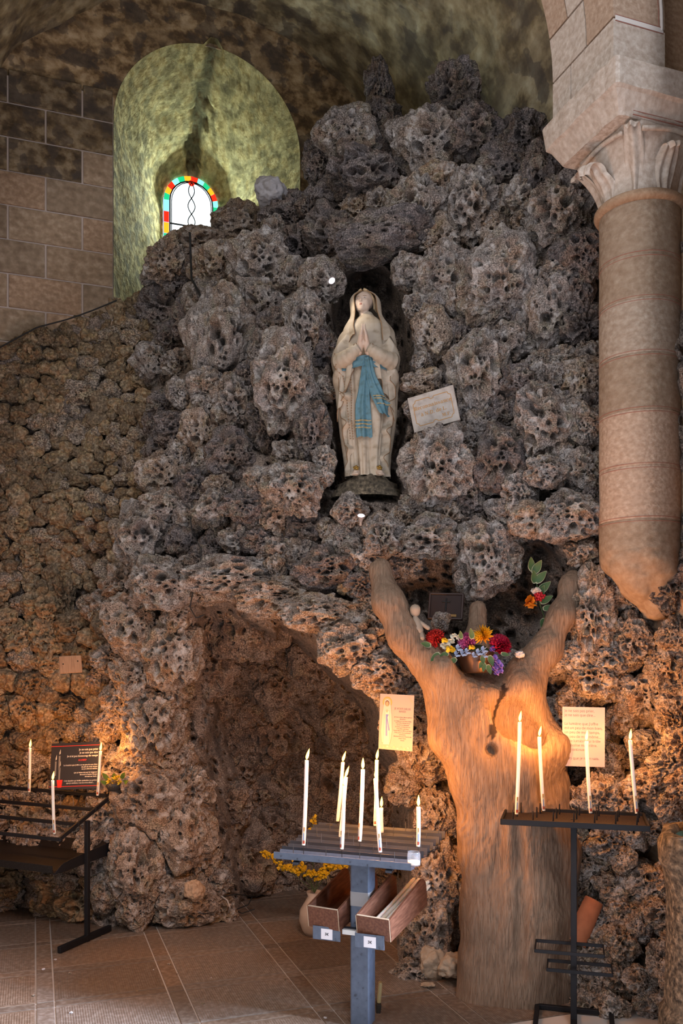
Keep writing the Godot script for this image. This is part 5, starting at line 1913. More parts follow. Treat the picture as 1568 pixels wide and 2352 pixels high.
func text_mesh(t: String, height: float, italic := false, bold := false, serif := false, align := HORIZONTAL_ALIGNMENT_CENTER) -> TextMesh:
	var f := SystemFont.new()
	f.font_names = PackedStringArray(["Droid Serif" if serif else "Droid Sans"])
	f.font_italic = italic
	f.font_weight = 700 if bold else 400
	var m := TextMesh.new()
	m.font = f
	m.text = t
	m.font_size = 32
	m.pixel_size = height / 32.0
	m.depth = 0.0006
	m.curve_step = 3.0
	m.horizontal_alignment = align
	return m

# ---- burning candles: [top px, top py, base px, base py, distance, flame lean, label side, where] ----
func build_candles() -> void:
	var z := func(i: int, px: float) -> float:   # distance of rail i of the middle stand at column px
		var t := (px - 784.0) / FOC
		var q := fz(mid_row(i) + Vector3(0, 0, 0.03))
		var a := MID * q
		var u := MID.basis.x
		# a + u s seen at column px: (a.x + u.x s) / -(a.z + u.z s) = t
		var s := (t * -a.z - a.x) / (u.x + t * u.z)
		return -(a.z + u.z * s)
	var list := [
		[704, 1747, 697, 1941, z.call(0, 699), 0.25, 0, "leftmost of the nine on the grey stepped stand"],
		[787, 1751, 775, 1886, z.call(5, 778), 0.30, 2, "tall one at back left of the grey stepped stand"],
		[794, 1786, 781, 1922, z.call(3, 786), 0.30, 2, "half hidden behind a front candle of the grey stepped stand"],
		[789.5, 1806, 785, 1950, z.call(0, 787), 0.15, 1, "second in the front row of the grey stepped stand"],
		[833, 1768, 826, 1932, z.call(1, 827), 0.02, 1, "standing alone in the middle of the grey stepped stand"],
		[865, 1746, 861, 1896, z.call(5, 861), 0.15, 0, "tallest at the back of the grey stepped stand"],
		[862, 1789, 873, 1957, z.call(0, 875), 0.15, 0, "leaning left in front row of the grey stepped stand"],
		[875.5, 1856, 877, 1912, z.call(4, 877), 0.05, 2, "short burnt one behind the leaning front candle"],
		[960.5, 1854, 960, 1944, z.call(1, 963), 0.02, 0, "short one at right end of the grey stepped stand"],
		[1193, 1659, 1186, 1870, 4.12, 0.15, 0, "tallest of the four on the black iron tray"],
		[1238, 1693, 1248, 1862, 4.20, 0.2, 0, "second from left on the black iron tray"],
		[1346, 1703, 1356, 1867, 4.12, 0.1, 0, "in front of the typed prayer sheet"],
		[1446.5, 1701, 1462, 1868, 4.05, 0.1, 0, "rightmost on the black iron tray, leaning left"],
		[69, 1718, 67, 1819, 5.56, 0.12, 0, "leftmost on the long black rack"],
		[230.5, 1726, 224, 1827, 5.36, 0.15, 0, "before right edge of the black sign"],
		[121, 1793, 125, 1915, 5.05, 0.15, 0, "in front row of the long black rack"]]
	for c in list:
		var d: float = c[4]
		var base := P(c[2], c[3], d)
		var top := P(c[0], c[1], d)
		var cd := thing("burning_candle", "lit white candle " + c[7], "candle", Transform3D(Basis(), base), "burning candles")
		var L := top - base
		var b := MB.new()
		var pts: Array = []
		var rad: Array = []
		for k in 12:
			var t := k / 11.0
			pts.append(L * t + Vector3(0.0015 * sin(PI * t) * signf(c[0] - c[2]), 0, 0))
			rad.append(0.0088)
		rad[0] = 0.0078
		add_tube(b, pts + [L + Vector3(0, 0.0015, 0), L + Vector3(0, -0.001, 0)], rad + [0.0078, 0.003], 18)
		obj("wax_body", b.mesh(), M.wax, cd)
		rod("wick", cd, M.wick, fz(L), fz(L + Vector3(0.001, 0.010, 0)), 0.0011, 5)
		# flame: teardrop, blown slightly to the right
		var f := MB.new()
		var H := 0.050
		add_lathe(f, Transform3D(), [[0.0, 0.0], [0.0036, 0.003], [0.0064, 0.010], [0.0071, 0.017], [0.0060, 0.027], [0.0036, 0.038], [0.0013, 0.046], [0.0, H]], 14)
		for k in f.v.size():
			var y := f.v[k].y
			f.v[k].x += c[5] * y * (0.6 + 8.0 * y)
		f.smooth()
		obj("flame", f.mesh(), M.flame, cd, Transform3D(Basis(), L + Vector3(0, 0.005, 0)))
		var l := OmniLight3D.new()
		l.name = "flame_light"
		l.light_color = Color(1.0, 0.64, 0.29)
		l.light_energy = 0.15
		l.light_size = 0.008
		l.omni_range = 20.0
		l.omni_attenuation = 2.0
		l.shadow_enabled = true
		cd.add_child(l)
		l.position = L + Vector3(c[5] * 0.016, 0.022, 0)
		# printed transfer near the foot: a small robed figure with halo, flowers below
		if c[6] < 2:
			var yaw: float = 0.0 if c[6] == 0 else -0.9
			var dirn := L.normalized()
			var pr := Node3D.new()
			pr.name = "printed_figure"
			cd.add_child(pr)
			var band := func(called: String, y0: float, y1: float, x0: float, x1: float, lift: float, m: Material) -> void:
				var q := MB.new()
				for j in 2:
					for k in 6:
						var an := PI / 2 - yaw + lerpf(x1, x0, k / 5.0)
						var p := dirn * (y1 if j else y0) + Vector3(cos(an), 0, sin(an)) * (0.0089 + lift)
						q.add(p, Vector3(cos(an), 0, sin(an)))
				for k in 5:
					q.quad(k, k + 1, k + 7, k + 6)
				q.smooth()
				obj(called, q.mesh(), m, pr)
			band.call("cloak", 0.022, 0.066, -0.50, 0.50, 0.0003, M.p_cream)
			band.call("sash", 0.022, 0.056, -0.14, 0.26, 0.0005, M.p_blue)
			band.call("halo", 0.064, 0.082, -0.42, 0.42, 0.0003, M.p_gold)
			band.call("head", 0.066, 0.077, -0.2, 0.2, 0.0005, M.p_skin)
			band.call("roses", 0.008, 0.023, -0.6, 0.6, 0.0003, M.p_red)
		# the spike that carries it
		if d < 4.35 and c[0] < 1000:
			rod("spike", cd, M.wick, Vector3(0, -0.07, 0), Vector3(0, 0.002, 0), 0.0022, 6)

# ---- signs and sheets ----
func quad_frame(tl: Vector3, tr: Vector3, bl: Vector3) -> Transform3D:   # origin top left, x right, y up, z out; unit lengths in metres
	var x := (tr - tl).normalized()
	var y := (tl - bl).normalized()
	var z := x.cross(y).normalized()
	y = z.cross(x)
	return Transform3D(Basis(x, y, z), tl)

func write(parent: Node, lines: Array, m: Material) -> void:   # [text, x, y, height, italic, bold, serif, align(-1 0 1), material]
	for l in lines:
		var al: int = l[7] if l.size() > 7 else 0
		var tm := text_mesh(l[0], l[3], l[4], l[5], l[6], [HORIZONTAL_ALIGNMENT_LEFT, HORIZONTAL_ALIGNMENT_CENTER, HORIZONTAL_ALIGNMENT_RIGHT][al + 1])
		obj("text_line", tm, l[8] if l.size() > 8 else m, parent, Transform3D(Basis(), Vector3(l[1], l[2], 0.0014)))

func flat(parent: Node, called: String, pts: Array, m: Material, z := 0.0012) -> MeshInstance3D:   # printed patch
	var b := MB.new()
	add_prism(b, Transform3D(Basis(), Vector3(0, 0, z)), PackedVector2Array(pts), 0.0003)
	return obj(called, b.mesh(), m, parent)

func oval(cx: float, cy: float, rx: float, ry: float, n := 24) -> Array:
	var out: Array = []
	for k in n:
		out.append(Vector2(cx + cos(TAU * k / n) * rx, cy + sin(TAU * k / n) * ry))
	return out

func build_signs() -> void:
	var ink := mat(lin(0.10, 0.09, 0.13), 0.8)
	# right sheet
	var f := quad_frame(P(1291, 1623, 4.40), P(1386, 1625, 4.38), P(1289, 1760, 4.38))
	var sh := thing("prayer_sheet", "laminated white page of typed French prayer behind the iron candle tray", "paper sheet", f)
	var W := 0.209
	var H := 0.297
	var pm := mat(lin(0.34, 0.30, 0.345), 0.35)
	var b := MB.new()
	add_box(b, Transform3D(Basis(), Vector3(W / 2, -H / 2, 0)), Vector3(W, H, 0.0016), 0.0004)
	obj("page", b.mesh(), pm, sh)
	var ls := ["Je ne sais pas prier,", "Je ne sais que dire...", "", "La lumière que j'offre", "est un peu de mon bien,", "un peu de mon temps,", "un peu de moi-même...", "Cette lumière qui brille", "symbolise ma prière.", "Elle continue,", "", "alors que je m'en vais."]
	var rows: Array = []
	for k in ls.size():
		if ls[k]:
			rows.append([ls[k], 0.010, -0.020 - 0.0215 * k, 0.0172, true, false, false, -1])
	write(sh, rows, ink)
	# left sheet with a drawn figure
	f = quad_frame(P(873, 1593, 4.50), P(948, 1597, 4.42), P(869, 1720, 4.50))
	sh = thing("prayer_sheet", "pale page with drawn praying figure pinned left of the cement tree", "paper sheet", f)
	W = 0.188
	H = 0.284
	b = MB.new()
	add_box(b, Transform3D(Basis(), Vector3(W / 2, -H / 2, 0)), Vector3(W, H, 0.0016), 0.0004)
	obj("page", b.mesh(), mat(lin(0.27, 0.225, 0.215), 0.5), sh)
	rows = [["JE VOUS SALUE", 0.127, -0.072, 0.0135, false, false, false], ["MARIE", 0.127, -0.086, 0.0135, false, false, false]]
	var pr := ["Je vous salue, Marie pleine", "de grâce ;", "Le Seigneur est avec vous.", "Vous êtes bénie entre", "toutes les femmes", "Et Jésus, le fruit de vos", "entrailles est béni.", "Sainte Marie, Mère de Dieu,", "Priez pour nous pauvres", "pécheurs,", "Maintenant et à l'heure de", "notre mort.", "Amen"]
	for k in pr.size():
		rows.append([pr[k], 0.131, -0.115 - 0.0098 * k, 0.0082, false, false, false])
	write(sh, rows, ink)
	var pw := mat(lin(0.36, 0.31, 0.29), 0.6)
	var out := mat(lin(0.22, 0.15, 0.13), 0.7)
	flat(sh, "halo", oval(0.042, -0.042, 0.026, 0.028), mat(lin(0.42, 0.20, 0.05), 0.6), 0.0009)
	flat(sh, "halo_inner", oval(0.042, -0.043, 0.021, 0.023), mat(lin(0.36, 0.26, 0.15), 0.6), 0.0012)
	flat(sh, "veil_outline", [Vector2(0.042, -0.022), Vector2(0.056, -0.032), Vector2(0.063, -0.060), Vector2(0.070, -0.110), Vector2(0.074, -0.190), Vector2(0.066, -0.250), Vector2(0.016, -0.250), Vector2(0.010, -0.190), Vector2(0.014, -0.110), Vector2(0.021, -0.060), Vector2(0.028, -0.032)], out, 0.0015)
	flat(sh, "veil", [Vector2(0.042, -0.0235), Vector2(0.055, -0.033), Vector2(0.0615, -0.060), Vector2(0.0685, -0.110), Vector2(0.0725, -0.190), Vector2(0.0645, -0.2485), Vector2(0.0175, -0.2485), Vector2(0.0115, -0.190), Vector2(0.0155, -0.110), Vector2(0.0225, -0.060), Vector2(0.029, -0.033)], pw, 0.0018)
	flat(sh, "dress_outline", [Vector2(0.032, -0.085), Vector2(0.056, -0.085), Vector2(0.062, -0.26), Vector2(0.024, -0.26)], out, 0.0021)
	flat(sh, "dress", [Vector2(0.033, -0.086), Vector2(0.055, -0.086), Vector2(0.0608, -0.2588), Vector2(0.0252, -0.2588)], mat(lin(0.42, 0.37, 0.35), 0.6), 0.0024)
	flat(sh, "hair", oval(0.042, -0.048, 0.0115, 0.015, 16), mat(lin(0.06, 0.03, 0.02), 0.6), 0.0027)
	flat(sh, "face", oval(0.042, -0.050, 0.0085, 0.0125, 16), mat(lin(0.42, 0.20, 0.12), 0.6), 0.0030)
	flat(sh, "hands", [Vector2(0.042, -0.076), Vector2(0.046, -0.094), Vector2(0.038, -0.094)], mat(lin(0.42, 0.20, 0.12), 0.6), 0.0030)
	flat(sh, "sash", [Vector2(0.036, -0.104), Vector2(0.052, -0.104), Vector2(0.046, -0.120), Vector2(0.060, -0.185), Vector2(0.053, -0.188), Vector2(0.044, -0.135), Vector2(0.048, -0.215), Vector2(0.039, -0.215)], mat(lin(0.10, 0.13, 0.34), 0.6), 0.0027)
	for k in 9:
		flat(sh, "drawn_flower", oval(0.012 + 0.019 * k, -0.268 - 0.006 * (k % 2), 0.006, 0.005, 8), mat([lin(0.5, 0.25, 0.2), lin(0.30, 0.30, 0.2), lin(0.55, 0.35, 0.28)][k % 3], 0.7), 0.0027)
	for k in 4:
		flat(sh, "drawn_leaf", oval(0.158 + 0.007 * k, -0.012 - 0.008 * k, 0.006, 0.003, 8), mat(lin(0.25, 0.25, 0.18), 0.7), 0.0012)
	# black glossy board with candles and red rules
	f = quad_frame(P(119, 1708, 5.56), P(238, 1703, 5.50), P(105, 1813, 5.50))
	sh = thing("printed_board", "glossy black prayer board with red rules standing on left rubble", "sign", f)
	W = 0.327
	H = 0.293
	b = MB.new()
	add_box(b, Transform3D(Basis(), Vector3(W / 2, -H / 2, 0)), Vector3(W, H, 0.004), 0.001)
	var gl := mat(lin(0.016, 0.015, 0.017), 0.16)
	gl.metallic_specular = 0.6
	obj("board", b.mesh(), gl, sh)
	var red := mat(lin(0.55, 0.03, 0.02), 0.3)
	var wht := mat(lin(0.62, 0.60, 0.58), 0.3)
	flat(sh, "red_rule", [Vector2(0.0, -0.018), Vector2(W, -0.018), Vector2(W, -0.0215), Vector2(0.0, -0.0215)], red, 0.0021)
	flat(sh, "red_rule", [Vector2(0.0, -0.272), Vector2(W, -0.272), Vector2(W, -0.2755), Vector2(0.0, -0.2755)], red, 0.0021)
	for c in [[0.060, -0.080, 0.010], [0.036, -0.115, 0.010], [0.064, -0.155, 0.011]]:
		flat(sh, "drawn_candle", [Vector2(c[0] - c[2] * 0.6, c[1]), Vector2(c[0] + c[2] * 0.6, c[1]), Vector2(c[0] + c[2] * 0.5, c[1] - 0.09), Vector2(c[0] - c[2] * 0.5, c[1] - 0.09)], mat(lin(0.16, 0.15, 0.14), 0.3), 0.0021)
		flat(sh, "drawn_flame", [Vector2(c[0] - 0.002, c[1] + 0.006), Vector2(c[0] + 0.006, c[1] + 0.014), Vector2(c[0] + 0.004, c[1] + 0.042), Vector2(c[0] - 0.003, c[1] + 0.020)], mat(lin(0.45, 0.42, 0.36), 0.3), 0.0021)
	flat(sh, "drawn_glass", [Vector2(0.048, -0.232), Vector2(0.088, -0.232), Vector2(0.082, -0.280), Vector2(0.056, -0.280)], red, 0.0025)
	for t in [["Je ne sais pas prier", 0.318, -0.046, 0.0145, -1], ["Je ne sais que dire", 0.318, -0.066, 0.0145, -1], ["Je n'ai pas beaucoup de temps", 0.318, -0.086, 0.0145, -1], ["La lumière que j'offre est un peu de mon bien", 0.318, -0.142, 0.0105, -1], ["un peu de mon temps", 0.318, -0.155, 0.0105, -1], ["un peu de moi-même", 0.318, -0.168, 0.0105, -1], ["que je laisse devant le Seigneur", 0.318, -0.190, 0.0105, -1], ["devant la Sainte Vierge", 0.318, -0.203, 0.0105, -1], ["devant un Saint.", 0.318, -0.216, 0.0105, -1], ["Cette lumière qui brille symbolise ma prière", 0.318, -0.240, 0.0105, -1], ["que je continue, tout en m'en allant...", 0.300, -0.254, 0.0105, -1]]:
		var tm := text_mesh(t[0], t[3], true, false, true, HORIZONTAL_ALIGNMENT_RIGHT)
		obj("text_line", tm, wht, sh, Transform3D(Basis(), Vector3(t[1], t[2], 0.0024)))
	obj("text_line", text_mesh("ALORS?", 0.015, true, false, true), red, sh, Transform3D(Basis(), Vector3(0.215, -0.112, 0.0024)))
	# marble plaque
	f = quad_frame(P(935, 915, 4.86), P(1038, 884, 4.78), P(941, 997, 4.86))
	sh = thing("marble_plaque", "tilted marble thank-you plaque with ochre lettering right of statue", "plaque", f)
	W = 0.262
	H = 0.198
	b = MB.new()
	add_box(b, Transform3D(Basis(), Vector3(W / 2, -H / 2, -0.008)), Vector3(W, H, 0.018), 0.002)
	obj("slab", b.mesh(), grained(Color(0.66, 0.63, 0.60), M.crumb_pale, 3.0, 0.4, null, 0.0, false), sh)
	var och := mat(lin(0.36, 0.19, 0.06), 0.6)
	var z0 := 0.0012
	var edge: Array = []
	var pts := [Vector2(0.040, -0.028), Vector2(0.117, -0.028), Vector2(0.121, -0.036), Vector2(0.131, -0.040), Vector2(0.141, -0.036), Vector2(0.145, -0.028), Vector2(0.222, -0.028), Vector2(0.226, -0.040), Vector2(0.238, -0.046), Vector2(0.238, -0.152), Vector2(0.226, -0.158), Vector2(0.222, -0.170), Vector2(0.145, -0.170), Vector2(0.141, -0.162), Vector2(0.131, -0.158), Vector2(0.121, -0.162), Vector2(0.117, -0.170), Vector2(0.040, -0.170), Vector2(0.036, -0.158), Vector2(0.024, -0.152), Vector2(0.024, -0.046), Vector2(0.036, -0.040)]
	var bd := MB.new()
	for k in pts.size():
		var p: Vector2 = pts[k]
		var q: Vector2 = pts[(k + 1) % pts.size()]
		add_bar(bd, Vector3(p.x, p.y, z0), Vector3(q.x, q.y, z0), 0.0038, 0.001, Vector3(0, 0, 1), 0.0002)
	obj("border_line", bd.mesh(), och, sh)
	write(sh, [["Reconnaissance", 0.131, -0.072, 0.0265, false, true, true], ["à N.D. de L.", 0.131, -0.112, 0.026, false, true, true], ["M.F.", 0.196, -0.146, 0.023, false, true, true]], och)
	# dark framed plaque on the ledge behind the flowers
	f = quad_frame(P(986, 1362, 4.80), P(1066, 1364, 4.76), P(984, 1426, 4.76))
	sh = thing("framed_plaque", "small dark wooden framed plaque on ledge behind the flower bowl", "plaque", f)
	b = MB.new()
	add_box(b, Transform3D(Basis(), Vector3(0.095, -0.076, 0)), Vector3(0.19, 0.152, 0.014), 0.002)
	obj("backboard", b.mesh(), mat(lin(0.030, 0.019, 0.017), 0.85), sh)
	for e in [[0.095, -0.006, 0.19, 0.012], [0.095, -0.146, 0.19, 0.012], [0.006, -0.076, 0.012, 0.152], [0.184, -0.076, 0.012, 0.152]]:
		b = MB.new()
		add_box(b, Transform3D(Basis(), Vector3(e[0], e[1], 0.008)), Vector3(e[2], e[3], 0.012), 0.003)
		obj("frame_bar", b.mesh(), mat(lin(0.035, 0.018, 0.014), 0.4), sh)
	b = MB.new()
	add_bar(b, Vector3(0.095, -0.03, 0.009), Vector3(0.095, -0.105, 0.009), 0.008, 0.005, Vector3(0, 0, 1))
	add_bar(b, Vector3(0.072, -0.052, 0.009), Vector3(0.118, -0.052, 0.009), 0.008, 0.005, Vector3(0, 0, 1))
	obj("relief", b.mesh(), mat(lin(0.02, 0.02, 0.02), 0.35, 0.6), sh)
	b = MB.new()
	add_box(b, Transform3D(Basis(), Vector3(0.12, -0.128, 0.009)), Vector3(0.07, 0.014, 0.002), 0.0005)
	obj("brass_strip", b.mesh(), mat(lin(0.16, 0.09, 0.03), 0.4, 0.7), sh)

# ---- flowers ----
func add_petal(m: MB, xf: Transform3D, len_: float, w: float, curl: float, tip := 0.5, frill := 0.0) -> void:   # grows along +y, faces +z
	var k0 := m.v.size()
	var i0 := m.i.size()
	for j in 7:
		var t := j / 6.0
		var ww := w * sin(PI * pow(clampf(t * 0.86 + 0.10, 0, 1), 0.8)) if tip < 0.5 else w * sqrt(maxf(0.02, 1.0 - pow(2.0 * t - 1.15, 2.0) * 0.75))
		for k in 5:
			var u := k / 4.0 * 2.0 - 1.0
			m.add(xf * Vector3(u * ww, len_ * t + frill * 0.12 * len_ * cos(u * 7.0) * t, curl * t * t * len_ - 0.18 * ww * (1.0 - u * u) + frill * 0.16 * w * sin(u * 8.0) * t))
	for j in 6:
		for k in 4:
			var q := k0 + j * 5 + k
			m.quad(q, q + 5, q + 6, q + 1)
	m.smooth(k0, i0)

func aim(p: Vector3, dirn: Vector3, roll := 0.0) -> Transform3D:   # +y along dirn
	var y := dirn.normalized()
	var x := y.cross(Vector3(0.13, 0.31, 0.94)).normalized()
	var z := x.cross(y)
	return Transform3D(Basis(x, y, z) * Basis(Vector3.UP, roll), p)

func leafy(c: Color, bl := 0.3) -> StandardMaterial3D:
	var m := mat(c, 0.6)
	m.backlight_enabled = true
	m.backlight = Color(c.r, c.g, c.b) * bl
	return m

func head_of(parent: Node, called: String, at: Vector3, dirn: Vector3, r: float, petals: int, c: Color, style: String) -> void:
	var m := MB.new()
	var f := aim(at, dirn)
	for k in petals:
		var t := float(k) / petals
		var an := k * 2.39996
		var lift: float
		var ln := r
		var w := r * 0.34
		if style == "carnation":
			lift = lerpf(0.12, 1.45, t)
			ln = r * lerpf(0.85, 1.0, 1.0 - t)
		elif style == "daisy":
			lift = lerpf(1.25, 0.2, t)
			w = r * 0.16
			ln = r * lerpf(0.6, 1.0, t)
		else:
			lift = lerpf(0.5, 1.2, t)
			w = r * 0.42
		var dd := f.basis * Vector3(cos(an) * cos(lift), sin(lift), sin(an) * cos(lift))
		add_petal(m, aim(at, dd, an), ln, w, 0.25, 0.6 if style != "daisy" else 0.3, 1.0 if style == "carnation" else 0.0)
	obj(called, m.mesh(), leafy(c), parent)

func variegated(parent: Node, at: Vector3, dirn: Vector3, len_: float, roll := 0.0) -> void:
	var m := MB.new()
	add_petal(m, aim(at, dirn, roll), len_, len_ * 0.27, 0.2, 0.3)
	var o := obj("leaf", m.mesh(), leafy(lin(0.40, 0.38, 0.24)), parent)
	var g := MB.new()
	var f := aim(at, dirn, roll)
	f.origin += f.basis.z * 0.0015 + f.basis.y * len_ * 0.08
	add_petal(g, f, len_ * 0.90, len_ * 0.242, 0.2, 0.3)
	obj("green_middle", g.mesh(), leafy(lin(0.05, 0.10, 0.035)), o)

func build_flowers() -> void:
	var d := 4.40
	var s := d / FOC
	var fb := thing("flower_bowl", "dark copper bowl of mixed artificial flowers in fork of tree", "flower arrangement")
	var bw := MB.new()
	add_lathe(bw, Transform3D(Basis(), P(1090, 1546, d + 0.02)), [[0.0, 0.0], [0.050, 0.0], [0.062, 0.008], [0.082, 0.05], [0.096, 0.085], [0.100, 0.112], [0.097, 0.112], [0.090, 0.085], [0.05, 0.05], [0.0, 0.045]], 36)
	var cop := mat(lin(0.07, 0.04, 0.026), 0.32, 0.55)
	obj("bowl", bw.mesh(), cop, fb)
	var out := Vector3(0, 0.45, 1.0)
	var foam := MB.new()
	add_lathe(foam, Transform3D(Basis(), P(1090, 1508, d + 0.02)), [[0.088, 0.0], [0.08, 0.03], [0.05, 0.055], [0.0, 0.062]], 20)
	obj("moss", foam.mesh(), mat(lin(0.05, 0.07, 0.03), 0.9), fb)
	head_of(fb, "red_carnation", P(1000, 1470, d - 0.02), Vector3(-0.5, 0.6, 0.7), 24 * s, 60, lin(0.42, 0.02, 0.015), "carnation")
	head_of(fb, "pink_carnation", P(1072, 1474, d - 0.05), Vector3(0, 0.6, 0.8), 21 * s, 52, lin(0.42, 0.07, 0.20), "carnation")
	head_of(fb, "yellow_chrysanthemum", P(1107, 1460, d - 0.06), Vector3(0.1, 0.45, 0.9), 27 * s, 70, lin(0.68, 0.30, 0.005), "daisy")
	head_of(fb, "crimson_carnation", P(1146, 1484, d - 0.04), Vector3(0.55, 0.45, 0.8), 27 * s, 64, lin(0.32, 0.004, 0.03), "carnation")
	head_of(fb, "red_blossom", P(984, 1496, d - 0.03), Vector3(-0.6, 0.0, 0.8), 12 * s, 10, lin(0.5, 0.04, 0.02), "rose")
	for q in [[1034, 1478, 13], [1041, 1464, 10], [1024, 1488, 11], [1054, 1466, 10], [1017, 1484, 9]]:
		head_of(fb, "white_blossom", P(q[0], q[1], d - 0.06), Vector3(-0.2, 0.6, 0.8), q[2] * s, 6, lin(0.66, 0.64, 0.52), "rose")
	for q in [[1052, 1490, 11], [1062, 1502, 11], [1048, 1504, 10], [1072, 1498, 10], [1098, 1500, 11], [1110, 1494, 11], [1112, 1506, 10], [1088, 1506, 9]]:
		head_of(fb, "pale_blue_blossom", P(q[0], q[1], d - 0.08), Vector3(0.0, 0.25, 1.0), q[2] * s, 5, lin(0.42, 0.50, 0.66), "rose")
	for q in [[1033, 1496, 13], [1082, 1490, 9], [1020, 1474, 9]]:
		head_of(fb, "yellow_bud", P(q[0], q[1], d - 0.08), Vector3(0.1, 0.9, 0.6), q[2] * s, 6, lin(0.66, 0.40, 0.02), "rose")
	for q in [[1133, 1512, 10], [1140, 1524, 11], [1134, 1536, 10], [1146, 1530, 10], [1128, 1492, 9], [1138, 1546, 9], [1148, 1542, 8]]:
		head_of(fb, "violet_blossom", P(q[0], q[1], d - 0.06), Vector3(0.3, 0.1, 1.0), q[2] * s, 6, lin(0.16, 0.10, 0.42), "rose")
	for q in [[990, 1482, -0.9, 0.1, 26], [1010, 1500, -0.7, -0.6, 30], [1048, 1512, -0.5, -0.35, 24], [1030, 1500, -0.8, -0.3, 24], [1108, 1505, 0.0, -1.0, 22], [1124, 1505, 0.2, -1.0, 26], [1112, 1522, -0.2, -1.0, 22], [1120, 1526, 0.2, -1.0, 24], [1108, 1520, -0.4, -0.7, 18], [1150, 1500, 0.9, -0.3, 20], [1085, 1468, -0.3, 1.0, 26], [1060, 1468, -0.3, 1.0, 20]]:
		variegated(fb, P(q[0], q[1], d - 0.09), Vector3(q[2], q[3], 0.15), q[4] * s, 0.0)
	# sprig with white bud, berries and orange flower in the dark hollow
	d = 4.60
	s = d / FOC
	var sp := thing("leaf_sprig", "upright variegated leaf sprig with red berries in dark hollow", "flower arrangement")
	var st := MB.new()
	add_tube(st, [P(1258, 1440, d + 0.03), P(1240, 1390, d), P(1232, 1340, d), P(1222, 1290, d)], [0.004, 0.003, 0.003, 0.002], 6)
	obj("stem", st.mesh(), leafy(lin(0.06, 0.11, 0.04)), sp)
	for q in [[1222, 1312, -0.25, 1.0, 34], [1224, 1318, 0.55, 1.0, 36], [1229, 1338, 0.75, 0.8, 36], [1229, 1340, -0.3, 1.0, 32], [1236, 1360, 0.8, 0.7, 36], [1240, 1384, 0.9, 0.45, 32], [1238, 1372, 0.3, 1.0, 30], [1246, 1398, 0.8, 0.1, 28], [1232, 1388, -0.8, 0.5, 26], [1250, 1420, -0.4, -0.8, 26], [1252, 1415, 0.7, -0.3, 26]]:
		variegated(sp, P(q[0], q[1], d - 0.01), Vector3(q[2], q[3], 0.25), q[4] * s, 0.0)
	head_of(sp, "white_bud", P(1230, 1362, d - 0.03), Vector3(-0.1, 1.0, 0.4), 13 * s, 8, lin(0.55, 0.45, 0.38), "rose")
	head_of(sp, "orange_flower", P(1218, 1384, d - 0.03), Vector3(-0.3, 0.2, 1.0), 18 * s, 12, lin(0.68, 0.20, 0.01), "rose")
	for k in 16:
		var bm := MB.new()
		var an := k * 2.39996
		var rr := 13.0 * sqrt(k / 16.0)
		add_lathe(bm, Transform3D(Basis(), P(1238 + cos(an) * rr, 1370 + sin(an) * rr * 0.8, d - 0.045 + 0.001 * k)), [[0.0, -0.008], [0.0055, -0.006], [0.008, 0.0], [0.0055, 0.006], [0.0, 0.008]], 10)
		obj("berry", bm.mesh(), mat(lin(0.42, 0.01, 0.015), 0.25), sp)
	# vase of broom in the cave
	d = 5.35
	s = d / FOC
	var vs := thing("vase_of_broom", "pale round vase with arching yellow broom on cave floor", "flower vase")
	var vb := MB.new()
	var foot := P(722, HOR + EYE * FOC / d, d)
	add_lathe(vb, Transform3D(Basis(), foot), [[0.0, 0.0], [0.055, 0.0], [0.075, 0.03], [0.095, 0.09], [0.09, 0.15], [0.06, 0.20], [0.04, 0.235], [0.05, 0.262], [0.045, 0.262], [0.035, 0.235], [0.05, 0.2], [0.0, 0.05]], 28)
	obj("vase", vb.mesh(), mat(lin(0.42, 0.32, 0.25), 0.35), vs)
	var yel := leafy(lin(0.55, 0.33, 0.01))
	var grn := leafy(lin(0.05, 0.07, 0.02))
	for t in [[600, 1957, 640, 1985], [645, 1990, 690, 1995], [725, 2015, 700, 1990], [760, 1985, 735, 1995], [790, 1990, 765, 1985], [680, 1975, 700, 2000], [745, 2010, 740, 2005], [718, 1878, 715, 1950]]:
		var m := MB.new()
		var a := foot + Vector3(0, 0.255, 0)
		var c := P(t[2], t[3] - 10, d - 0.03)
		var e := P(t[0], t[1], d - 0.06)
		var path: Array = []
		for k in 12:
			var u := k / 11.0
			path.append(a.lerp(c, u).lerp(c.lerp(e, u), u))
		add_tube(m, path, [0.0022], 5)
		var tw := obj("broom_twig", m.mesh(), grn, vs)
		var bl := MB.new()
		for k in 26:
			var u := 0.45 + 0.55 * k / 25.0
			var p: Vector3 = path[int(u * 11)].lerp(path[mini(int(u * 11) + 1, 11)], fmod(u * 11, 1.0))
			var dirn := Vector3(rng.randfn(), rng.randfn(), rng.randfn()).normalized()
			for h in 3:
				add_petal(bl, aim(p + dirn * 0.008, (dirn + Vector3(rng.randfn(), rng.randfn(), rng.randfn()) * 0.5).normalized(), h * 2.0), 0.020, 0.008, 0.3, 0.6)
		obj("blossom", bl.mesh(), yel, tw)
	# small yellow posy beside the black board
	d = 5.36
	s = d / FOC
	var po := thing("yellow_posy", "small yellow flower posy among rocks right of the black board", "flower arrangement")
	var pot := MB.new()
	add_lathe(pot, Transform3D(Basis(), P(262, 1816, d)), [[0.0, 0.0], [0.035, 0.0], [0.05, 0.03], [0.052, 0.05], [0.0, 0.045]], 18)
	obj("pot", pot.mesh(), mat(lin(0.03, 0.03, 0.03), 0.5), po)
	for q in [[252, 1795, 12], [266, 1790, 13], [276, 1798, 10], [258, 1804, 11], [272, 1785, 9]]:
		head_of(po, "yellow_flower", P(q[0], q[1], d - 0.03), Vector3(rng.randfn() * 0.3, 0.7, 0.7), q[2] * s, 12, lin(0.60, 0.42, 0.02), "daisy")
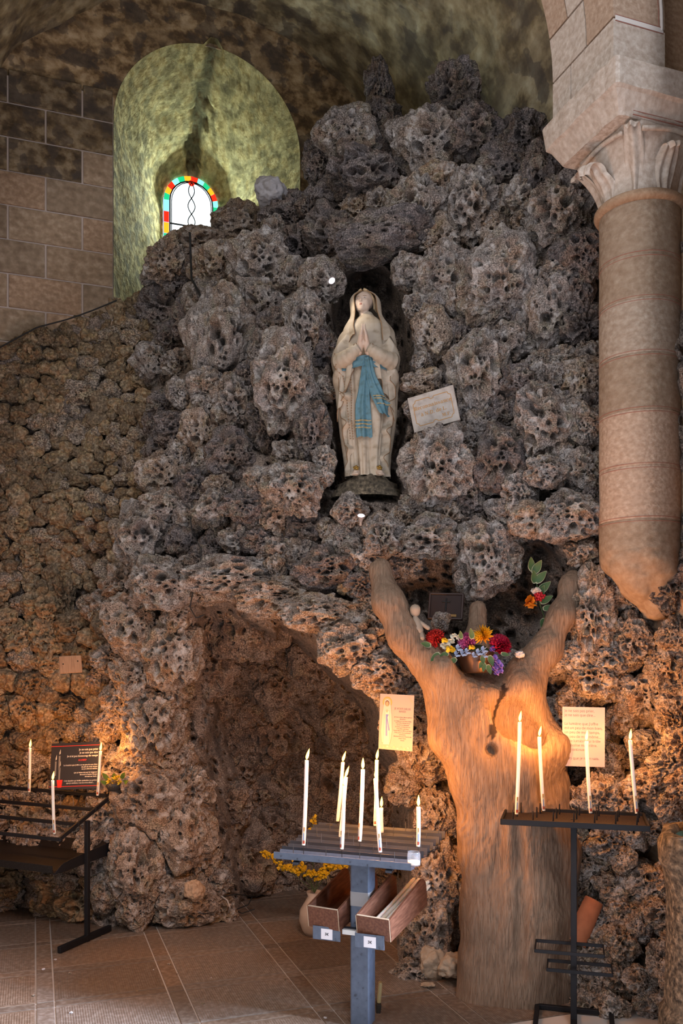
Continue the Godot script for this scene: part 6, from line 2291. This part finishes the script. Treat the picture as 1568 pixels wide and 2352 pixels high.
	for q in [[250, 1800, -0.9, 0.3], [280, 1800, 0.9, 0.4], [262, 1792, 0.1, 1.0], [248, 1790, -0.6, 0.8], [278, 1788, 0.6, 0.8]]:
		var lm := MB.new()
		add_petal(lm, aim(P(q[0], q[1], d - 0.01), Vector3(q[2], q[3], 0.3)), 0.055, 0.014, 0.2, 0.3)
		obj("leaf", lm.mesh(), leafy(lin(0.10, 0.16, 0.02)), po)

# ---- lamps, stones, cables and other small things ----
func spot(called: String, label: String, at: Vector3, target: Vector3, energy: float, facing: Vector3, sc := 1.0) -> void:
	var t := thing(called, label, "lamp", Transform3D(Basis(), at))
	var f := aim(Vector3.ZERO, ((target - at).normalized() + facing).normalized())
	var b := MB.new()
	add_lathe(b, f, [[0.010 * sc, -0.045 * sc], [0.012 * sc, -0.03 * sc], [0.020 * sc, -0.012 * sc], [0.026 * sc, 0.0], [0.0245 * sc, 0.0], [0.018 * sc, -0.012 * sc], [0.0, -0.018 * sc]], 24)
	obj("reflector", b.mesh(), mat(lin(0.6, 0.58, 0.6), 0.2, 0.6), t)
	b = MB.new()
	add_lathe(b, f, [[0.0, -0.004 * sc], [0.0235 * sc, -0.004 * sc], [0.0235 * sc, -0.001 * sc], [0.0, 0.0005]], 24)
	obj("lamp_glass", b.mesh(), glow(Color(0.98, 0.93, 1.0), 1.6), t)
	b = MB.new()
	add_lathe(b, f, [[0.0, -0.075 * sc], [0.009 * sc, -0.075 * sc], [0.009 * sc, -0.04 * sc], [0.0, -0.04 * sc]], 14)
	obj("lamp_socket", b.mesh(), mat(lin(0.3, 0.28, 0.26), 0.5), t)
	var l := SpotLight3D.new()
	l.name = "spot_light"
	l.light_color = Color(1.0, 0.93, 0.84)
	l.light_energy = energy
	l.light_size = 0.02
	l.spot_angle = 38.0
	l.spot_range = 20.0
	l.spot_attenuation = 2.0
	l.spot_angle_attenuation = 0.6
	l.shadow_enabled = true
	t.add_child(l)
	l.look_at_from_position(at + (target - at).normalized() * 0.01, target, Vector3(0.1, 1, 0.3))

func stone(called: String, label: String, px: float, py: float, d: float, r: float, sq: Vector3, turn: Basis, mesh: Mesh, m: Material) -> void:
	var R := r * d / FOC
	tag(obj(called, mesh, m, self, Transform3D(Basis.from_scale(sq * R) * turn, P(px, py, d))), label, "stone")

func cable(called: String, label: String, pts: Array, r: float, m: Material) -> void:
	var path: Array = []
	var cv := Curve3D.new()
	for k in pts.size():
		var p: Vector3 = pts[k]
		var t: Vector3 = (pts[mini(k + 1, pts.size() - 1)] - pts[maxi(k - 1, 0)]) * 0.17
		cv.add_point(p, -t, t)
	for k in pts.size() * 6:
		path.append(cv.sample_baked(cv.get_baked_length() * k / (pts.size() * 6.0 - 1.0)))
	var b := MB.new()
	add_tube(b, path, [r], 6)
	tag(obj(called, b.mesh(), m), label, "cable")

func build_small_things() -> void:
	spot("spot_lamp", "small reflector spotlight on rock left of statue's head", P(762, 645, 4.92), P(838, 790, 5.0), 0.10, Vector3(0.1, -0.2, 0.9), 0.8)
	spot("spot_lamp", "small reflector spotlight in front of the statue's plinth", P(829, 1184, 4.66), P(838, 950, 5.02), 0.06, Vector3(0, 0, 1.2), 0.8)
	# stones that lie loose
	var pale := grained(Color(0.78, 0.76, 0.76), M.crumb_pale, 2.0, 0.9, M.crumb, 0.3)
	var b := MB.new()
	var bl := make_rock(4, 931, 0.0, 1.5)
	stone("loose_block", "pale grey squared stone block on top of rocks beside window", 618, 442, 6.05, 52, Vector3(0.82, 0.72, 0.8), Basis(Vector3(0, 0, 1), -0.6), bl, grained(Color(0.66, 0.65, 0.66), M.crumb_pale, 2.0, 0.9, M.crumb, 0.4))
	var rd := make_rock(4, 942, 0.0, 0.0)
	stone("round_stone", "rounded pale stone set at foot of rock pillar left of cave", 447, 2045, 5.30, 25, Vector3(0.85, 1.05, 0.9), Basis(), rd, grained(Color(0.70, 0.60, 0.50), M.crumb_pale, 2.0, 0.9, M.crumb, 0.4))
	stone("round_stone", "small grey stone below the rounded pale one by the cave", 428, 2082, 5.32, 19, Vector3(1.0, 0.9, 0.9), Basis(Vector3.UP, 2.0), rd, M.rubble[2])
	var an := make_rock(4, 953, 0.0, 1.4)
	stone("loose_stone", "pointed pale stone on floor left of the tree foot", 993, 2212, 4.62, 36, Vector3(0.9, 1.1, 0.8), Basis(Vector3(0, 0, 1), 0.3), an, pale_stone())
	stone("loose_stone", "rounded pale stone wedged against the tree foot", 1042, 2216, 4.55, 33, Vector3(1.0, 0.95, 0.9), Basis(Vector3.UP, 1.0), rd, pale_stone())
	stone("flat_stone", "thin flat stone chip on floor by the pointed stone", 982, 2262, 4.50, 15, Vector3(1.2, 0.3, 0.9), Basis(), an, pale_stone())
	stone("round_stone", "round tan stone ball on ledge left of the tree's left branch", 791, 1352, 4.86, 16, Vector3(1, 1, 1), Basis(), rd, M.rubble[0])
	# wooden block nailed on the left rocks
	var wb := thing("wooden_block", "weathered wooden block with two nail holes on left rocks", "wooden block", Transform3D(Basis(Vector3.UP, 0.3) * Basis(Vector3(0, 0, 1), 0.06), P(162, 1526, 5.62)))
	var g := grained(Color(0.62, 0.50, 0.40), M.crumb_pale, 4.0, 0.85, null, 0.0, false)
	g.uv1_scale = Vector3(14, 1.5, 14)
	part_box("block", wb, g, Vector3(0, 0, 0), Vector3(0.138, 0.112, 0.07), Basis(), 0.004)
	for x in [-0.045, 0.045]:
		var hb := MB.new()
		add_lathe(hb, Transform3D(Basis(Vector3.RIGHT, PI / 2), Vector3(x, 0.012 + x * 0.15, 0.0352)), [[0.0, -0.001], [0.0045, -0.001], [0.0045, 0.0006], [0.0, 0.0006]], 10)
		obj("nail_hole", hb.mesh(), M.wick, wb)
	# little doll leaning in the fork
	var doll := thing("wooden_doll", "pale jointed doll slumped between tree branch and framed plaque", "doll", Transform3D(Basis(), P(960, 1455, 4.40)))
	var s := 4.4 / FOC
	var q := func(x: float, y: float, z: float) -> Vector3: return Vector3((x - 960) * s, (1455 - y) * s, z)
	var body := nets(chain([[q.call(955, 1430, 0.0), 0.026], [q.call(958, 1448, 0.01), 0.030]]) + chain([[q.call(954, 1424, 0.0), 0.012], [q.call(953, 1415, 0.0), 0.012]]), 0.012, 0.005)
	var dm := mat(lin(0.30, 0.23, 0.17), 0.6)
	obj("body", body.mesh(), dm, doll)
	obj("head", nets(chain([[q.call(953, 1405, 0.0), 0.026], [q.call(953, 1400, 0.002), 0.027]]), 0.01, 0.005).mesh(), dm, doll)
	for a in [[945, 1428, 946, 1447, 0.02], [964, 1430, 982, 1443, 0.02]]:
		obj("arm", nets(chain([[q.call(a[0], a[1], 0.005), 0.012], [q.call(a[2], a[3], a[4]), 0.011]]), 0.006, 0.004).mesh(), dm, doll)
	for a in [[952, 1452, 950, 1466, 0.03], [964, 1450, 968, 1466, 0.04]]:
		obj("leg", nets(chain([[q.call(a[0], a[1], 0.01), 0.014], [q.call(a[2], a[3], a[4]), 0.012]]), 0.006, 0.004).mesh(), dm, doll)
	# small white shell in the right fork
	stone("white_shell", "small white shell resting in the right fork of tree", 1194, 1503, 4.40, 10, Vector3(1, 0.9, 1), Basis(), rd, pale)
	stone("grey_stone", "grey dove-shaped stone beside the doll on ledge", 1012, 1428, 4.62, 26, Vector3(0.9, 0.9, 0.8), Basis(), M.small_rocks[0], M.rock[0])
	# clay roof tile leaning between tree and rocks
	var tl := MB.new()
	var lo := P(1318, 2165, 4.36)
	var hi := P(1362, 2068, 4.42)
	var ax := (hi - lo)
	var side := ax.normalized().cross(Vector3(0.2, 0.1, 1)).normalized()
	var front := side.cross(ax.normalized()).normalized()
	for layer in 2:
		var rr := 0.062 if layer == 0 else 0.050
		for k in 13:
			var a2 := PI * (k / 12.0) * 0.92 + 0.12
			for e in 2:
				tl.add((lo if e == 0 else hi) + side * cos(a2) * rr * (1.0 if e == 0 else 0.85) + front * sin(a2) * rr * 0.8)
	for layer in 2:
		for k in 12:
			var c0 := layer * 26 + k * 2
			if layer == 0:
				tl.quad(c0, c0 + 1, c0 + 3, c0 + 2)
			else:
				tl.quad(c0, c0 + 2, c0 + 3, c0 + 1)
	for k in 12:
		tl.quad(k * 2 + 1, 26 + k * 2 + 1, 26 + k * 2 + 3, k * 2 + 3)
	tl.smooth()
	tag(obj("clay_tile", tl.mesh(), grained(Color(0.66, 0.40, 0.27), M.crumb_pale, 3.0, 0.85)), "orange half-round clay tile leaning between tree and rocks", "roof tile")
	# broken stone font at the right edge
	var fo := thing("stone_font", "large weathered stone font with broken rim at right edge", "font", Transform3D(Basis(), Vector3(1.625, 0, -3.62)))
	var fm := MB.new()
	add_lathe(fm, Transform3D(), [[0.30, 0.0], [0.31, 0.05], [0.295, 0.20], [0.27, 0.24], [0.262, 0.45], [0.262, 0.70], [0.275, 0.80], [0.30, 0.86], [0.305, 0.92], [0.295, 0.965], [0.25, 0.97], [0.225, 0.94], [0.21, 0.86], [0.15, 0.80], [0.0, 0.78]], 64)
	var nz := noise(971, 5.0, FastNoiseLite.TYPE_SIMPLEX_SMOOTH, 4)
	for k in fm.v.size():
		var p := fm.v[k]
		var rim := smoothstep(0.78, 0.95, p.y)
		fm.v[k] = p + Vector3(p.x, 0, p.z).normalized() * 0.02 * nz.get_noise_3dv(p) + Vector3(0, -0.06 * rim * maxf(0.0, nz.get_noise_3dv(p * 1.5) + 0.1), 0)
	fm.smooth()
	obj("basin", fm.mesh(), grained(Color(0.66, 0.58, 0.48), M.crumb, 1.6, 0.9, M.crumb, 0.6), fo)
	var inn := MB.new()
	add_lathe(inn, Transform3D(), [[0.228, 0.945], [0.214, 0.865], [0.15, 0.806], [0.0, 0.79]], 48)
	obj("green_lining", inn.mesh(), mat(lin(0.10, 0.22, 0.19), 0.4), fo)
	# glass votive cup on the middle stand
	var gq := P(950, 1988, 0.0 + depth_mid())
	var gc := thing("votive_glass", "small clear glass cup with burnt-out wick on grey candle stand", "glass cup", Transform3D(Basis(), gq))
	var gm := MB.new()
	add_lathe(gm, Transform3D(), [[0.0, 0.0], [0.026, 0.0], [0.029, 0.004], [0.029, 0.050], [0.026, 0.056], [0.0262, 0.060], [0.0245, 0.060], [0.0245, 0.056], [0.027, 0.050], [0.027, 0.008], [0.0, 0.006]], 32)
	var gmat := mat(Color(0.95, 0.97, 1.0, 0.05), 0.04)
	gmat.transparency = BaseMaterial3D.TRANSPARENCY_ALPHA
	obj("cup", gm.mesh(), gmat, gc)
	var wx := MB.new()
	add_lathe(wx, Transform3D(), [[0.0, 0.006], [0.0262, 0.006], [0.0262, 0.020], [0.0, 0.018]], 24)
	obj("wax", wx.mesh(), M.wax, gc)
	# matchbox on the cross bar of the stand
	var mb := MB.new()
	add_box(mb, Transform3D(), Vector3(0.062, 0.022, 0.045), 0.001)
	tag(obj("small_box", mb.mesh(), mat(lin(0.62, 0.62, 0.60), 0.7), self, Transform3D(MID.basis, MID * fz(Vector3(-0.035, 0.445, -0.075)))), "small white cardboard box on the stand's cross bar between wooden boxes", "box")
	# dustpan brush behind the post
	var br := thing("hand_brush", "hand brush standing on floor behind the grey post", "brush", Transform3D(Basis(Vector3(0, 0, 1), -0.08), P(868, 2322, 4.20)))
	part_box("bristles", br, mat(lin(0.03, 0.025, 0.02), 0.9), Vector3(0, 0.02, 0), Vector3(0.022, 0.045, 0.07), Basis(), 0.004)
	part_box("handle", br, mat(lin(0.40, 0.32, 0.16), 0.6), Vector3(0, 0.09, 0), Vector3(0.018, 0.10, 0.035), Basis(), 0.005)
	# cables
	var blk := mat(lin(0.012, 0.012, 0.012), 0.6)
	var wht := mat(lin(0.45, 0.40, 0.36), 0.5)
	cable("black_cable", "thin black cable along top edge of the left rubble wall", [P(-30, 815, 6.0), P(0, 798, 6.0), P(40, 776, 6.02), P(85, 752, 6.05), P(150, 735, 6.1), P(215, 712, 6.15), P(268, 690, 6.2)], 0.005, blk)
	cable("black_cable", "black cable hanging down the rocks beside the window", [P(436, 535, 5.95), P(438, 600, 5.88), P(440, 640, 5.8), P(455, 670, 5.7), P(470, 700, 5.6)], 0.008, blk)
	cable("black_cable", "black cable looping down rocks left of the cave arch", [P(437, 1190, 5.1), P(442, 1230, 5.05), P(462, 1260, 5.05), P(460, 1310, 5.05), P(446, 1345, 5.1), P(436, 1395, 5.12), P(450, 1420, 5.15), P(470, 1412, 5.15)], 0.004, blk)
	cable("black_cable", "black cable curled on floor at mouth of cave", [P(512, 2060, 5.62), P(540, 2054, 5.6), P(580, 2058, 5.75), P(570, 2078, 5.75), P(540, 2090, 5.75), P(555, 2098, 5.72), P(585, 2088, 5.75)], 0.004, blk)
	cable("white_cable", "white cable stub on floor beside the black cable", [P(508, 2058, 5.60), P(522, 2068, 5.56), P(528, 2084, 5.55), P(524, 2096, 5.62)], 0.005, wht)
	# floor crumbs
	for k in 26:
		var px := rng.randf_range(40, 1040)
		var py := rng.randf_range(2190, 2345)
		var dd := EYE * FOC / (py - HOR)
		var r := rng.randf_range(0.004, 0.011)
		var o := obj("floor_crumb", M.small_rocks[k % 8], [pale, M.rubble[0], M.rubble[2]][k % 3], self, Transform3D(Basis(Vector3.UP, rng.randf() * 6.0).scaled(Vector3(r, r * 0.4, r)), Vector3((px - 784) / FOC * dd, r * 0.25, -dd)))
		tag(o, "tiny stone or wax crumb lying on the floor", "crumb", "crumbs on the floor")

func pale_stone() -> StandardMaterial3D:
	return grained(Color(0.72, 0.64, 0.55), M.crumb_pale, 2.2, 0.9, M.crumb, 0.5)

func depth_mid() -> float:
	var t := (950.0 - 784.0) / FOC
	var a := MID * fz(mid_row(0) + Vector3(0, 0, 0.03))
	var u := MID.basis.x
	var s := (t * -a.z - a.x) / (u.x + t * u.z)
	return -(a.z + u.z * s)
